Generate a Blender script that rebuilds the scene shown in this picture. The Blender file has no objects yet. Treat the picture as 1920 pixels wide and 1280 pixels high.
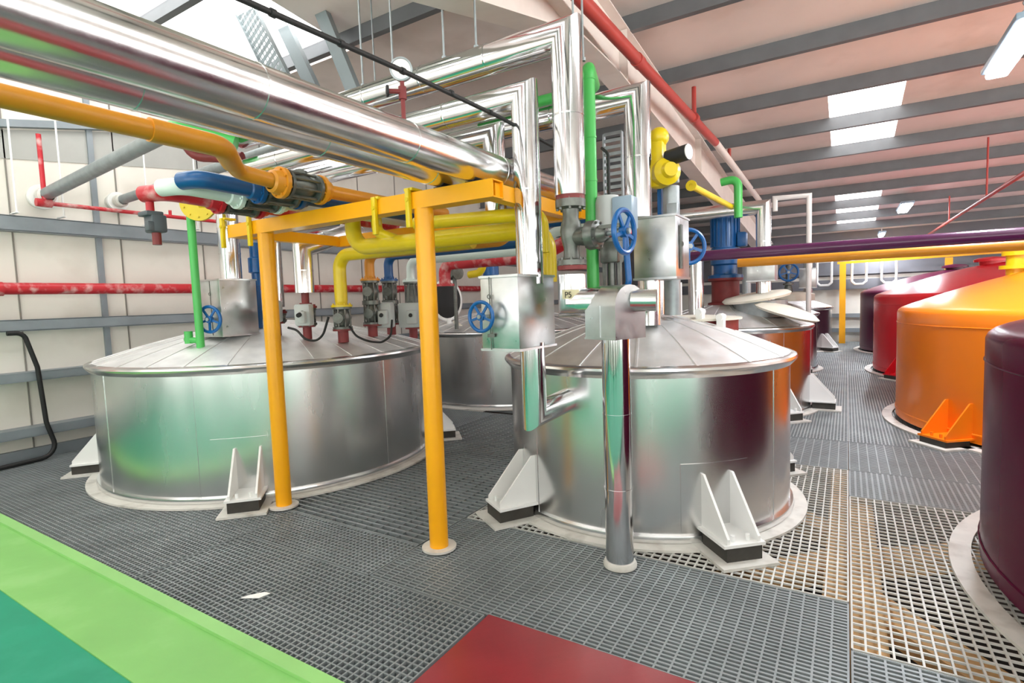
import bpy, bmesh, math, random
from mathutils import Vector, Matrix
random.seed(7)
PI = math.pi
SC = bpy.context.scene
COL = SC.collection
V = Vector

# ------------------------------------------------------------------ camera
F = 1017.0
CAM = V((0, 0, 1.6))
RX = V((0.85121628, 0.52364671, -0.03499956))      # image right in world
RU = V((-0.00929152, 0.08171557, 0.99661238))      # image up in world
RF = V((-0.5247328, 0.84800748, -0.0744231))       # view direction in world
def at(px, py, x=None, y=None, z=None):
    d = RX * (px - 960) + RU * (640 - py) + RF * F
    if x is not None: t = (x - CAM.x) / d.x
    elif y is not None: t = (y - CAM.y) / d.y
    else: t = (z - CAM.z) / d.z
    return CAM + d * t

cam = bpy.data.cameras.new('camera')
cam.sensor_width = 36.0
cam.lens = 36.0 * F / 1920.0
cam.clip_start = 0.05
cam_o = bpy.data.objects.new('camera', cam)
cam_o.matrix_world = Matrix(((RX.x, RU.x, -RF.x, CAM.x), (RX.y, RU.y, -RF.y, CAM.y), (RX.z, RU.z, -RF.z, CAM.z), (0, 0, 0, 1)))
COL.objects.link(cam_o)
SC.camera = cam_o

# --------------------------------------------------------------- materials
def lin(c):
    return tuple((v / 12.92 if v <= 0.04045 else ((v + 0.055) / 1.055) ** 2.4) for v in c)
def mat(name, rgb, rough=0.5, metal=0.0, var=0.0, vscale=4.0, bump=0.0, bscale=20.0, stretch=(1, 1, 1),
        rvar=0.0, bdet=3, emit=None, spec=0.5, coat=0.0, dirt=None, dirt_amt=0.0, dscale=3.0):
    m = bpy.data.materials.new(name); m.use_nodes = True
    nt = m.node_tree; N = nt.nodes; L = nt.links
    b = N['Principled BSDF']
    c = lin(rgb)
    b.inputs['Base Color'].default_value = (*c, 1)
    b.inputs['Roughness'].default_value = rough
    b.inputs['Metallic'].default_value = metal
    b.inputs['Specular IOR Level'].default_value = spec
    if coat: b.inputs['Coat Weight'].default_value = coat; b.inputs['Coat Roughness'].default_value = 0.15
    tc = N.new('ShaderNodeTexCoord'); mp = N.new('ShaderNodeMapping')
    mp.inputs['Scale'].default_value = stretch
    L.new(tc.outputs['Object'], mp.inputs['Vector'])
    def noise(s, det=4):
        n = N.new('ShaderNodeTexNoise'); n.inputs['Scale'].default_value = s; n.inputs['Detail'].default_value = det
        L.new(mp.outputs['Vector'], n.inputs['Vector']); return n
    out = None
    if var:
        n = noise(vscale); mx = N.new('ShaderNodeMix'); mx.data_type = 'RGBA'
        mx.inputs['A'].default_value = (*[v * (1 - var) for v in c], 1)
        mx.inputs['B'].default_value = (*[min(1, v * (1 + var)) for v in c], 1)
        r = N.new('ShaderNodeMapRange'); r.inputs['From Min'].default_value = .3; r.inputs['From Max'].default_value = .7
        L.new(n.outputs['Fac'], r.inputs['Value']); L.new(r.outputs['Result'], mx.inputs['Factor'])
        out = mx.outputs['Result']
    if dirt:
        n = noise(dscale, 8); r = N.new('ShaderNodeMapRange')
        r.inputs['From Min'].default_value = .52; r.inputs['From Max'].default_value = .72; r.inputs['To Max'].default_value = dirt_amt
        L.new(n.outputs['Fac'], r.inputs['Value'])
        mx = N.new('ShaderNodeMix'); mx.data_type = 'RGBA'
        if out: L.new(out, mx.inputs['A'])
        else: mx.inputs['A'].default_value = (*c, 1)
        mx.inputs['B'].default_value = (*lin(dirt), 1)
        L.new(r.outputs['Result'], mx.inputs['Factor']); out = mx.outputs['Result']
    if out: L.new(out, b.inputs['Base Color'])
    if rvar:
        n = noise(vscale * 1.7); r = N.new('ShaderNodeMapRange')
        r.inputs['From Min'].default_value = .3; r.inputs['From Max'].default_value = .7
        r.inputs['To Min'].default_value = max(.02, rough - rvar); r.inputs['To Max'].default_value = rough + rvar
        L.new(n.outputs['Fac'], r.inputs['Value']); L.new(r.outputs['Result'], b.inputs['Roughness'])
    if bump:
        n = noise(bscale, bdet); bp = N.new('ShaderNodeBump'); bp.inputs['Strength'].default_value = bump
        bp.inputs['Distance'].default_value = .02
        L.new(n.outputs['Fac'], bp.inputs['Height']); L.new(bp.outputs['Normal'], b.inputs['Normal'])
    if emit:
        b.inputs['Emission Color'].default_value = (1, 1, 1, 1) if len(emit) == 1 else (*emit[1], 1)
        b.inputs['Emission Strength'].default_value = emit[0]
    return m

M_ALU = mat('aluminium_cladding', (.90, .90, .90), .21, 1, var=.05, vscale=3, bump=.10, bscale=3, rvar=.06)
M_RISER = mat('riser_cladding', (.88, .88, .89), .13, 1, var=.06, vscale=3, bump=.14, bscale=5, bdet=1, stretch=(1, 1, .2), rvar=.05)
M_SHELL = mat('tank_cladding', (.88, .88, .88), .25, 1, var=.05, vscale=2.2, bump=.05, bscale=2.2, bdet=0, stretch=(1, 1, .22), rvar=.04)
M_LID = mat('lid_cladding', (.92, .92, .92), .52, .85, var=.10, vscale=5, bump=.12, bscale=4, rvar=.06)
M_BOX = mat('galvanised_sheet', (.80, .81, .81), .34, 1, var=.08, vscale=9, bump=.08, bscale=5, rvar=.07)
M_GALV = mat('galvanised_steel', (.62, .65, .66), .45, .75, var=.12, vscale=12)
M_STEEL = mat('cast_steel', (.42, .43, .41), .38, .6, var=.2, vscale=18)
M_GRAT = mat('grating_steel', (.56, .585, .59), .5, .35, var=.14, vscale=2.5)
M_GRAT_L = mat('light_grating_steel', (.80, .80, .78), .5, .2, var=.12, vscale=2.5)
M_YEL = mat('golden_yellow_paint', (.97, .67, .03), .32, var=.05, vscale=3, spec=.5)
M_YEL2 = mat('bright_yellow_paint', (.87, .76, .05), .32, var=.05)
M_ORG = mat('ochre_orange_paint', (.86, .57, .14), .36, var=.06, vscale=5)
M_BLUE = mat('pipe_blue_paint', (.07, .32, .54), .33, var=.05)
M_WBLUE = mat('handwheel_blue_paint', (.05, .36, .62), .3, var=.08, vscale=20)
M_WHITE = mat('pipe_white_paint', (.86, .90, .87), .35, var=.03)
M_RED = mat('pipe_red_paint', (.76, .15, .19), .38, var=.08, vscale=6, dirt=(.9, .85, .83), dirt_amt=.5, dscale=9)
M_SPR = mat('sprinkler_red_paint', (.68, .25, .22), .4, var=.08, vscale=5)
M_MAR = mat('maroon_primer', (.48, .16, .16), .5, var=.12, vscale=12)
M_GREEN = mat('pipe_green_paint', (.28, .70, .33), .33, var=.05)
M_PURP = mat('purple_pipe_paint', (.33, .14, .29), .22, var=.06)
M_TPURP = mat('purple_tank_paint', (.33, .05, .18), .26, spec=.08, var=.06, vscale=3)
M_TDARK = mat('plum_tank_paint', (.32, .09, .20), .32, spec=.3, var=.06)
M_TORG = mat('orange_tank_paint', (.98, .52, .09), .27, var=.04, vscale=2)
M_TRED = mat('red_tank_paint', (.86, .13, .18), .27, var=.05, vscale=2)
M_BWHT = mat('white_bracket_paint', (.93, .93, .92), .4, var=.03)
M_RING = mat('weathered_white_ring', (.86, .85, .82), .5, .1, var=.06, vscale=8, dirt=(.55, .52, .47), dirt_amt=.5, dscale=5)
M_BLK = mat('black_rubber', (.10, .10, .10), .6)
M_PAD = mat('dark_pad', (.22, .21, .19), .7, var=.2, vscale=12)
M_DGREY = mat('dark_grey_housing', (.30, .33, .35), .5)
M_ACT = mat('grey_actuator_paint', (.72, .74, .73), .4, var=.04)
M_ACTB = mat('blue_grey_actuator_paint', (.56, .64, .70), .38)
M_CREAM = mat('fabric_cream', (.87, .85, .79), .6, var=.05, vscale=6)
M_DIAL = mat('dial_white', (.93, .92, .90), .3)
M_TAPE = mat('masking_tape', (.84, .80, .66), .7)
M_INK = mat('ink', (.12, .11, .1), .7)
M_ROOF = mat('roof_sheet', (.90, .85, .825), .6, var=.05, vscale=1.2, dirt=(.76, .70, .66), dirt_amt=.5, dscale=1.3)
M_BRACE = mat('brace_grey_paint', (.50, .54, .55), .55, var=.06)
M_PURLIN = mat('purlin_galvanised', (.42, .43, .44), .5, .3, var=.08)
M_RAFT = mat('rafter_paint', (.86, .82, .79), .55, var=.05)
M_WALL = mat('wall_panel_cream', (.90, .88, .84), .5, var=.03, vscale=1.5, dirt=(.74, .71, .65), dirt_amt=.35, dscale=1.6)
M_WALLG = mat('wall_panel_grey', (.68, .68, .66), .55, var=.04)
M_WALLB_SHADE = mat('back_wall_shade_grey', (.40, .40, .42), .6, var=.06)
M_SEAM = mat('panel_seam', (.52, .50, .47), .6)
M_GIRT = mat('girt_grey', (.55, .58, .60), .5, .35, var=.1)
M_TEAL = mat('teal_floor_paint', (.13, .57, .44), .5, spec=.3, var=.07, vscale=3, dirt=(.22, .62, .50), dirt_amt=.5, dscale=5)
M_LGRN = mat('light_green_paint', (.50, .74, .40), .45, var=.06, vscale=3, bump=.05, bscale=14, dirt=(.59, .79, .49), dirt_amt=.55, dscale=3)
M_LGRN2 = mat('kerb_green_paint', (.57, .79, .47), .42, var=.05, vscale=3)
M_BEAM = mat('rusty_tan_beam', (.78, .62, .42), .8, var=.14, vscale=7, dirt=(.55, .38, .22), dirt_amt=.5, dscale=5)
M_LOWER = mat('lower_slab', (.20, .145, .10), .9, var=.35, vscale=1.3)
M_SKY = mat('skylight_sheet', (1, 1, 1), .5, emit=(3.2, (1, 1, 1)))
M_TUBE = mat('lamp_tube', (1, 1, 1), .5, emit=(14.0, (.86, .92, 1)))
M_PAPER = mat('paper_scrap', (.96, .96, .95), .6)

def red_plate_mat():
    m = mat('red_chequer_plate', (.56, .15, .18), .33, var=.1, vscale=5, dirt=(.52, .12, .15), dirt_amt=.7, dscale=4)
    nt = m.node_tree; N = nt.nodes; L = nt.links
    tc = N.new('ShaderNodeTexCoord'); mp = N.new('ShaderNodeMapping'); mp.inputs['Scale'].default_value = (38, 38, 38)
    ck = N.new('ShaderNodeTexChecker'); ck.inputs['Scale'].default_value = 1.0
    bp = N.new('ShaderNodeBump'); bp.inputs['Strength'].default_value = .25; bp.inputs['Distance'].default_value = .003
    L.new(tc.outputs['Object'], mp.inputs['Vector']); L.new(mp.outputs['Vector'], ck.inputs['Vector'])
    L.new(ck.outputs['Fac'], bp.inputs['Height']); L.new(bp.outputs['Normal'], N['Principled BSDF'].inputs['Normal'])
    return m
M_RPLATE = red_plate_mat()

# ------------------------------------------------------------ mesh helpers
def frame(ax):
    ax = V(ax).normalized()
    up = V((0, 0, 1)) if abs(ax.z) < .95 else V((1, 0, 0))
    a = ax.cross(up).normalized(); b = ax.cross(a).normalized()
    return a, b, ax

class MB:
    def __init__(s): s.v = []; s.f = []
    def add(s, vs, fs):
        o = len(s.v); s.v += [V(p) for p in vs]; s.f += [tuple(i + o for i in f) for f in fs]; return s
    def box(s, c, d, rz=0, M=None):
        hx, hy, hz = d[0] / 2, d[1] / 2, d[2] / 2
        vs = [V((x, y, z)) for x in (-hx, hx) for y in (-hy, hy) for z in (-hz, hz)]
        R = M if M is not None else Matrix.Rotation(rz, 3, 'Z')
        vs = [R @ p + V(c) for p in vs]
        return s.add(vs, [(0, 1, 3, 2), (4, 6, 7, 5), (0, 4, 5, 1), (2, 3, 7, 6), (0, 2, 6, 4), (1, 5, 7, 3)])
    def bar(s, a, b, w, h, up=(0, 0, 1)):
        a, b = V(a), V(b); d = (b - a); L = d.length; d.normalize()
        u = V(up)
        if abs(d.dot(u)) > .98: u = V((1, 0, 0))
        sx = d.cross(u).normalized(); uz = sx.cross(d).normalized()
        M = Matrix((sx, d, uz)).transposed()
        return s.box((a + b) / 2, (w, L, h), M=M)
    def bbox(s, c, d, bev=.012, M=None, rz=0):
        bm = bmesh.new(); bmesh.ops.create_cube(bm, size=1)
        for v in bm.verts: v.co = V((v.co.x * d[0], v.co.y * d[1], v.co.z * d[2]))
        bmesh.ops.bevel(bm, geom=list(bm.edges), offset=bev, segments=2, profile=.5, affect='EDGES')
        R = M if M is not None else Matrix.Rotation(rz, 3, 'Z')
        bm.verts.index_update()
        s.add([R @ v.co + V(c) for v in bm.verts], [[v.index for v in f.verts] for f in bm.faces]); bm.free(); return s
    def lathe(s, prof, c=(0, 0, 0), ax=(0, 0, 1), n=32, close=False):
        """prof: list of (r, h) along ax from c"""
        a, b, w = frame(ax); c = V(c); vs = []; fs = []; idx = []
        for r, h in prof:
            if r < 1e-6: idx.append([len(vs)]); vs.append(c + w * h)
            else:
                idx.append(list(range(len(vs), len(vs) + n)))
                for k in range(n):
                    t = 2 * PI * k / n; vs.append(c + w * h + a * (r * math.cos(t)) + b * (r * math.sin(t)))
        pairs = list(zip(idx, idx[1:])) + ([(idx[-1], idx[0])] if close else [])
        for p, q in pairs:
            if len(p) == 1 and len(q) == 1: continue
            for k in range(n):
                k2 = (k + 1) % n
                if len(p) == 1: fs.append((p[0], q[k2], q[k]))
                elif len(q) == 1: fs.append((p[k], p[k2], q[0]))
                else: fs.append((p[k], p[k2], q[k2], q[k]))
        return s.add(vs, fs)
    def cyl(s, a, b, r, n=24, r2=None):
        a, b = V(a), V(b); L = (b - a).length; r2 = r if r2 is None else r2
        return s.lathe([(0, 0), (r, 0), (r2, L), (0, L)], a, b - a, n)
    def ring(s, c, ax, r0, r1, h, n=32):
        return s.lathe([(r0, 0), (r1, 0), (r1, h), (r0, h)], V(c) - V(ax).normalized() * h / 2, ax, n, close=True)
    def torus(s, c, ax, R, r, n=32, k=8):
        return s.lathe([(R + r * math.cos(2 * PI * i / k), r * math.sin(2 * PI * i / k)) for i in range(k)], c, ax, n, close=True)
    def tube(s, pts, r, bend=0.0, n=20, seg=6, caps=True, bands=0, bw=.0025):
        pts = [V(p) for p in pts]; path = [pts[0]]
        for i in range(1, len(pts) - 1):
            p, a, b = pts[i], (pts[i - 1] - pts[i]), (pts[i + 1] - pts[i])
            if bend <= 0 or a.normalized().dot(b.normalized()) < -.9999: path.append(p); continue
            ang = a.angle(b); t = min(bend / math.tan(ang / 2), a.length * .5, b.length * .5)
            R = t * math.tan(ang / 2)
            A = p + a.normalized() * t; B = p + b.normalized() * t
            bis = (a.normalized() + b.normalized()).normalized(); C = p + bis * (R / math.sin(ang / 2))
            va, vb = A - C, B - C; tot = va.angle(vb); axn = va.cross(vb).normalized()
            for k in range(seg + 1): path.append(C + Matrix.Rotation(tot * k / seg, 3, axn) @ va)
        path.append(pts[-1])
        # drop duplicates
        q = [path[0]]
        for p in path[1:]:
            if (p - q[-1]).length > 1e-5: q.append(p)
        path = q
        d0 = (path[1] - path[0]).normalized(); a, b, _ = frame(d0)
        ringv = [path[0] + a * (r * math.cos(2 * PI * k / n)) + b * (r * math.sin(2 * PI * k / n)) for k in range(n)]
        vs = list(ringv); fs = []
        for i in range(1, len(path)):
            d = (path[i] - path[i - 1]).normalized()
            if i < len(path) - 1:
                e = (path[i + 1] - path[i]).normalized(); nn = (d + e).normalized()
            else: nn = d
            new = []
            for p in ringv:
                t = (path[i] - p).dot(nn) / d.dot(nn); new.append(p + d * t)
            o = len(vs) - n; vs += new; ringv = new
            for k in range(n):
                k2 = (k + 1) % n; fs.append((o + k, o + k2, o + n + k2, o + n + k))
        if caps:
            fs.append(tuple(range(n - 1, -1, -1))); fs.append(tuple(range(len(vs) - n, len(vs))))
        s.add(vs, fs)
        if bands:
            for i in range(len(pts) - 1):
                L = (pts[i + 1] - pts[i]).length; d = (pts[i + 1] - pts[i]).normalized()
                m = int(L / bands)
                for k in range(1, m + 1):
                    s.ring(pts[i] + d * (L * k / (m + 1)), d, r * .98, r + bw, .010, n)
        return s
    def prism(s, poly, thick, o, ux, uy):
        """poly in (u,v) extruded +-thick/2 along ux x uy"""
        ux, uy, o = V(ux).normalized(), V(uy).normalized(), V(o); w = ux.cross(uy).normalized()
        n = len(poly); vs = [o + ux * p[0] + uy * p[1] + w * (sg * thick / 2) for sg in (-1, 1) for p in poly]
        fs = [tuple(range(n - 1, -1, -1)), tuple(range(n, 2 * n))] + [(k, (k + 1) % n, n + (k + 1) % n, n + k) for k in range(n)]
        return s.add(vs, fs)
    def sphere(s, c, r, n=16, sc=(1, 1, 1)):
        vs = []; fs = []; c = V(c); m = n // 2
        for i in range(m + 1):
            th = PI * i / m
            for k in range(n):
                ph = 2 * PI * k / n
                vs.append(c + V((r * sc[0] * math.sin(th) * math.cos(ph), r * sc[1] * math.sin(th) * math.sin(ph), r * sc[2] * math.cos(th))))
        for i in range(m):
            for k in range(n):
                k2 = (k + 1) % n; fs.append((i * n + k, (i + 1) * n + k, (i + 1) * n + k2, i * n + k2))
        return s.add(vs, fs)
    def bolts(s, c, ax, R, n=8, r=.009, h=.02):
        a, b, w = frame(ax)
        for k in range(n):
            t = 2 * PI * (k + .5) / n; p = V(c) + a * (R * math.cos(t)) + b * (R * math.sin(t))
            s.cyl(p - w * h / 2, p + w * h / 2, r, 6)
        return s
    def mesh(s, name, material, off=V((0, 0, 0)), smooth=True):
        me = bpy.data.meshes.new(name)
        me.from_pydata([tuple(p - off) for p in s.v], [], s.f)
        bm = bmesh.new(); bm.from_mesh(me); bmesh.ops.remove_doubles(bm, verts=bm.verts, dist=1e-5)
        bmesh.ops.recalc_face_normals(bm, faces=bm.faces); bm.to_mesh(me); bm.free()
        me.materials.append(material)
        if smooth:
            me.shade_smooth()
            me.set_sharp_from_angle(angle=math.radians(35))
        return me
    def part(s, name, material, parent, label=None, kind=None, smooth=True):
        off = V((0, 0, 0)); p = parent
        while p is not None: off += p.location; p = p.parent
        o = bpy.data.objects.new(name, s.mesh(name, material, off, smooth)); COL.objects.link(o); o.parent = parent
        if label: o['label'] = label
        if kind: o['kind'] = kind
        return o
    def top(s, name, material, label, cat, group=None, loc=None, kind=None, smooth=True):
        if loc is None:
            xs = [p.x for p in s.v]; ys = [p.y for p in s.v]; zs = [p.z for p in s.v]
            loc = V(((min(xs) + max(xs)) / 2, (min(ys) + max(ys)) / 2, min(zs)))
        loc = V(loc)
        o = bpy.data.objects.new(name, s.mesh(name, material, loc, smooth)); COL.objects.link(o); o.location = loc
        if label: o['label'] = label
        if cat: o['category'] = cat
        if group: o['group'] = group
        if kind: o['kind'] = kind
        return o
    def struct(s, name, material, smooth=False):
        return s.top(name, material, None, None, kind='structure', smooth=smooth)

def thing(name, label, cat, loc=(0, 0, 0), group=None, rz=0):
    o = bpy.data.objects.new(name, None); COL.objects.link(o); o.location = loc; o.rotation_euler = (0, 0, rz)
    o.empty_display_size = .1
    o['label'] = label; o['category'] = cat
    if group: o['group'] = group
    return o
def dup(root, loc, label, rz=0, rot=None, group=None, mats=None):
    r = root.copy(); COL.objects.link(r); r.location = loc; r.rotation_euler = rot if rot else (0, 0, rz); r['label'] = label
    if group: r['group'] = group
    for ch in list(root.children):
        c = ch.copy(); COL.objects.link(c); c.parent = r
        if mats and ch.name.split('.')[0] in mats:
            c.data = ch.data.copy(); c.data.materials[0] = mats[ch.name.split('.')[0]]
        for g in ch.children:
            d = g.copy(); COL.objects.link(d); d.parent = c
    return r

# ================================================================ SETTING
XW, YB, XR, Y0 = -7.9, 19.6, 10.5, -6.0
def roof_z(y): return 5.3 - 0.1 * y

# lower slab and rusty beams seen through the open grating
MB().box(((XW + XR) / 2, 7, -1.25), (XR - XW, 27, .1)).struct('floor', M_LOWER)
b = MB(); b.box((0.04, 9, -.13), (.28, 20, .16)); b.struct('trim_1', M_BEAM)
k = 2
for (a, c) in (((.0, 4.0), (-1.3, 2.55)), ((.08, 4.0), (1.5, 5.0)), ((.0, 4.35), (-1.3, 5.4)), ((.1, 3.5), (1.5, 1.9)), ((.05, 8.2), (-1.1, 7.0)), ((.05, 8.2), (1.2, 9.2)), ((.05, 8.4), (-1.1, 9.6)), ((.05, 8.0), (1.2, 6.9))):
    b = MB(); b.bar((a[0], a[1], -.16), (c[0], c[1], -.16), .2, .1); b.struct('trim_%d' % k, M_BEAM); k += 1

# gratings: real bars
def grating(name, x0, x1, y0, y1, px, py, m, hx=.03, hy=.012, tx=.005, ty=.005, z=0.0, edge=True):
    """px: spacing of the bars running along y, py: of those running along x; hx / hy their depths"""
    b = MB()
    n = max(1, round((x1 - x0) / px))
    for i in range(n + 1):
        x = x0 + (x1 - x0) * i / n; b.box((x, (y0 + y1) / 2, z - hx / 2), (tx, y1 - y0, hx))
    n = max(1, round((y1 - y0) / py))
    for i in range(n + 1):
        y = y0 + (y1 - y0) * i / n; b.box(((x0 + x1) / 2, y, z - hy / 2 - .001), (x1 - x0, ty, hy))
    if edge:
        for y in (y0, y1): b.box(((x0 + x1) / 2, y, z - .015), (x1 - x0, .006, .032))
        for x in (x0, x1): b.box((x, (y0 + y1) / 2, z - .015), (.006, y1 - y0, .032))
    return b.struct(name, m)
grating('floor', -7.88, -3.68, 1.46, 2.62, .034, .034, M_GRAT, .03, .03, .009, .009)
grating('floor', -3.66, -1.57, 1.46, 2.17, .036, .036, M_GRAT, .03, .03, .008, .008)
grating('floor', -3.66, -2.42, 2.19, 2.62, .034, .034, M_GRAT, .03, .03, .009, .009)
grating('floor', -4.3, -2.42, 2.64, 6.4, .11, .060, M_GRAT, .02, .035, .005, .018)
grating('floor', -7.88, -4.32, 2.64, 6.4, .036, .036, M_GRAT, .03, .03, .01, .01)
grating('floor', -2.40, 0.02, 2.19, 3.14, .066, .028, M_GRAT, .03, .03, .009, .012)
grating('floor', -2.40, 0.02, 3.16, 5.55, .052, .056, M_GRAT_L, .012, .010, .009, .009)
grating('floor', -2.40, 0.02, 5.57, 6.6, .075, .028, M_GRAT, .03, .03, .009, .014)
grating('floor', .035, 4.6, 1.3, 2.72, .06, .03, M_GRAT, .03, .03, .009, .013)
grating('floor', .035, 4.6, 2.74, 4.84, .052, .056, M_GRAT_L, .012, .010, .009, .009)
grating('floor', .035, 4.6, 4.86, 5.55, .04, .026, M_GRAT, .03, .03, .014, .014)
grating('floor', .035, 4.6, 5.57, 6.6, .075, .028, M_GRAT, .03, .03, .009, .014)
grating('floor', -7.88, .02, 6.62, 12.5, .032, .032, M_GRAT, .03, .03, .012, .012)
grating('floor', .035, 4.6, 6.62, 12.5, .032, .032, M_GRAT, .03, .03, .012, .012)
grating('floor', -7.88, 6.6, 12.52, 19.5, .035, .035, M_GRAT, .03, .03, .015, .015)
# green walkway: teal deck, light green border, raised kerb
MB().box(((XW + XR) / 2, -2.5, -.02), (XR - XW, 7.05, .04)).struct('floor', M_TEAL)
b = MB(); b.box((-4.75, 1.2, -.018), (6.3, .37, .05)); b.struct('trim_20', M_LGRN)
b = MB(); b.box((-4.75, 1.415, -.005), (6.3, .07, .06)); b.struct('trim_21', M_LGRN2)
# red chequer plate
t = MB(); t.bbox((-.77, 1.55, -.012), (1.56, 1.27, .03), .003); t.top('cover_plate', M_RPLATE, 'dark red chequer plate set into the grating floor', 'floor plate')

# left wall with panel seams and girts
ZT = 6.0
b = MB(); b.box((XW - .06, 7, 2.3), (.12, 26, 7.2)); b.struct('wall_left', M_WALL)
b = MB(); b.prism([(1.0, 3.04), (6.4, 4.18), (6.4, 3.5), (1.0, 2.85)], .012, (XW + .006, 0, .35), (0, 1, 0), (0, 0, 1)); b.struct('trim_22', M_WALLG)
b = MB()
for y in (1.2, 2.3, 3.36, 4.4, 5.4, 6.4, 7.4, 8.4, 9.4): b.box((XW + .006, y, 2.2), (.012, .014, 5.4))
b.struct('trim_23', M_SEAM)
b = MB(); b.box((XW + .02, 3.11, 2.4), (.04, .06, 4.2)); b.struct('trim_24', M_GIRT)
def girt(n, z, h, d=.14):
    b = MB(); x = XW + d / 2
    b.box((x, 6.5, z + h / 2), (d, 26, .012)); b.box((XW + d - .006, 6.5, z), (.012, 26, h)); b.box((x, 6.5, z - h / 2), (d, 26, .012)); b.struct('trim_%d' % n, M_GIRT)
girt(25, 2.64, .16); girt(26, 1.52, .12); girt(27, .95, .09, .2); girt(28, .33, .09, .2)
b = MB(); b.prism([(Y0, 2.03), (6.4, 4.62), (6.4, 4.54), (Y0, 1.95)], .08, (XW + .05, 0, 0), (0, 1, 0), (0, 0, 1)); b.struct('trim_29', M_GIRT)
MB().box((XW + .03, 6.5, .06), (.06, 26, .13)).struct('baseboard_left', M_GIRT)
# back wall
b = MB(); b.box((1.3, YB + .06, .95), (18.6, .12, 2.1)); b.struct('wall_back', M_WALL)
b = MB(); b.box((1.3, YB + .06, 3.1), (18.6, .12, 2.2)); b.struct('wall_back', M_WALLB_SHADE)  # light falloff on the upper wall, put into the colour as dark grey
for i, z in enumerate((.35, .8, 1.75, 2.1, 2.75)):
    b = MB(); b.box((1.3, YB - .06, z), (18.4, .12, .12 if i != 2 else .3)); b.struct('trim_%d' % (30 + i), M_WALLB_SHADE if i > 1 else M_GIRT)
# unseen right and front walls; tall openings added for light and streaked reflections
b = MB(); y = Y0
while y < YB:
    b.box((XR + .06, y + .35, 2.2), (.12, .7, 6.6)); y += 3.2
b.box((XR + .06, 7, 4.6), (.12, 26, .8)); b.box((XR + .06, 7, .1), (.12, 26, .5)); b.struct('wall_right', M_WALL)
b = MB()
x = XW
while x < XR:
    b.box((x + .4, Y0, 2.2), (.8, .12, 6.6)); x += 3.1
b.box((1.3, Y0, 5.1), (18.6, .12, .9)); b.box((1.3, Y0, .3), (18.6, .12, .9)); b.struct('wall_front', M_WALL)

# roof: sheets around the skylights, purlins, rafter
SKY = [(-.26, .66, 8.86, 11.62), (-.26, .66, 14.95, 18.6), (-7.1, -5.3, 1.2, 5.0), (1.5, 3.3, 1.5, 5.6), (-3.4, -1.6, -3.2, 1.2), (2.4, 4.2, -4.2, .2), (-7.1, -5.3, -5, .6), (5.2, 6.2, 6, 10)]  # those beyond the aisle and left skylights are unseen, added as light sources
xs = sorted(set([XW, XR] + [v for s_ in SKY for v in s_[:2]])); ys = sorted(set([Y0, YB + .1] + [v for s_ in SKY for v in s_[2:]]))
b = MB()
for i in range(len(xs) - 1):
    for j in range(len(ys) - 1):
        xm, ym = (xs[i] + xs[i + 1]) / 2, (ys[j] + ys[j + 1]) / 2
        if any(s_[0] < xm < s_[1] and s_[2] < ym < s_[3] for s_ in SKY): continue
        q = [(x_, y_, roof_z(y_) + dz) for dz in (0, .05) for x_, y_ in ((xs[i], ys[j]), (xs[i + 1], ys[j]), (xs[i + 1], ys[j + 1]), (xs[i], ys[j + 1]))]
        b.add(q, [(0, 1, 2, 3), (7, 6, 5, 4), (0, 4, 5, 1), (1, 5, 6, 2), (2, 6, 7, 3), (3, 7, 4, 0)])
b.struct('ceiling', M_ROOF)
for i, s_ in enumerate(SKY):
    b = MB(); q = [(x_, y_, roof_z(y_) + dz) for dz in (.03, .045) for x_, y_ in ((s_[0], s_[2]), (s_[1], s_[2]), (s_[1], s_[3]), (s_[0], s_[3]))]
    b.add(q, [(0, 1, 2, 3), (7, 6, 5, 4), (0, 4, 5, 1), (1, 5, 6, 2), (2, 6, 7, 3), (3, 7, 4, 0)])
    b.struct('window_%d' % (i + 1), M_SKY)
y = 7.4 - 1.36 * 9; n = 40
while y < YB - .2:
    b = MB(); z = roof_z(y)
    b.box(((XW + XR) / 2, y, z - .10), (XR - XW, .012, .2)); b.box(((XW + XR) / 2, y - .035, z - .2), (XR - XW, .08, .012)); b.box(((XW + XR) / 2, y + .035, z - .006), (XR - XW, .08, .012))
    b.struct('trim_%d' % n, M_PURLIN); y += 1.36; n += 1
def rafter(n, x):
    b = MB(); ya, yb = Y0, YB - .05
    for (dz, h, w) in ((-.21, .014, .22), (-.5, .58, .012), (-.8, .016, .24)):
        b.bar((x, ya, roof_z(ya) + dz), (x, yb, roof_z(yb) + dz), w, h)
    if x < 0: b.prism([(1.9, roof_z(1.9) - .8), (5.6, roof_z(5.6) - .8), (4.6, 3.95), (3.2, 3.62), (1.9, 3.25)], .012, (x, 0, 0), (0, 1, 0), (0, 0, 1)); b.bar((x, 5.6, roof_z(5.6) - .8), (x, 4.6, 3.95), .24, .016); b.bar((x, 4.6, 3.95), (x, 1.9, 3.25), .24, .016)
    for yy in (2.2, 5.9, 9.4, 13): b.box((x, yy, roof_z(yy) - .5), (.2, .012, .55))
    b.struct('trim_%d' % n, M_RAFT)
rafter(80, -2.15); rafter(81, 6.6)

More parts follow.
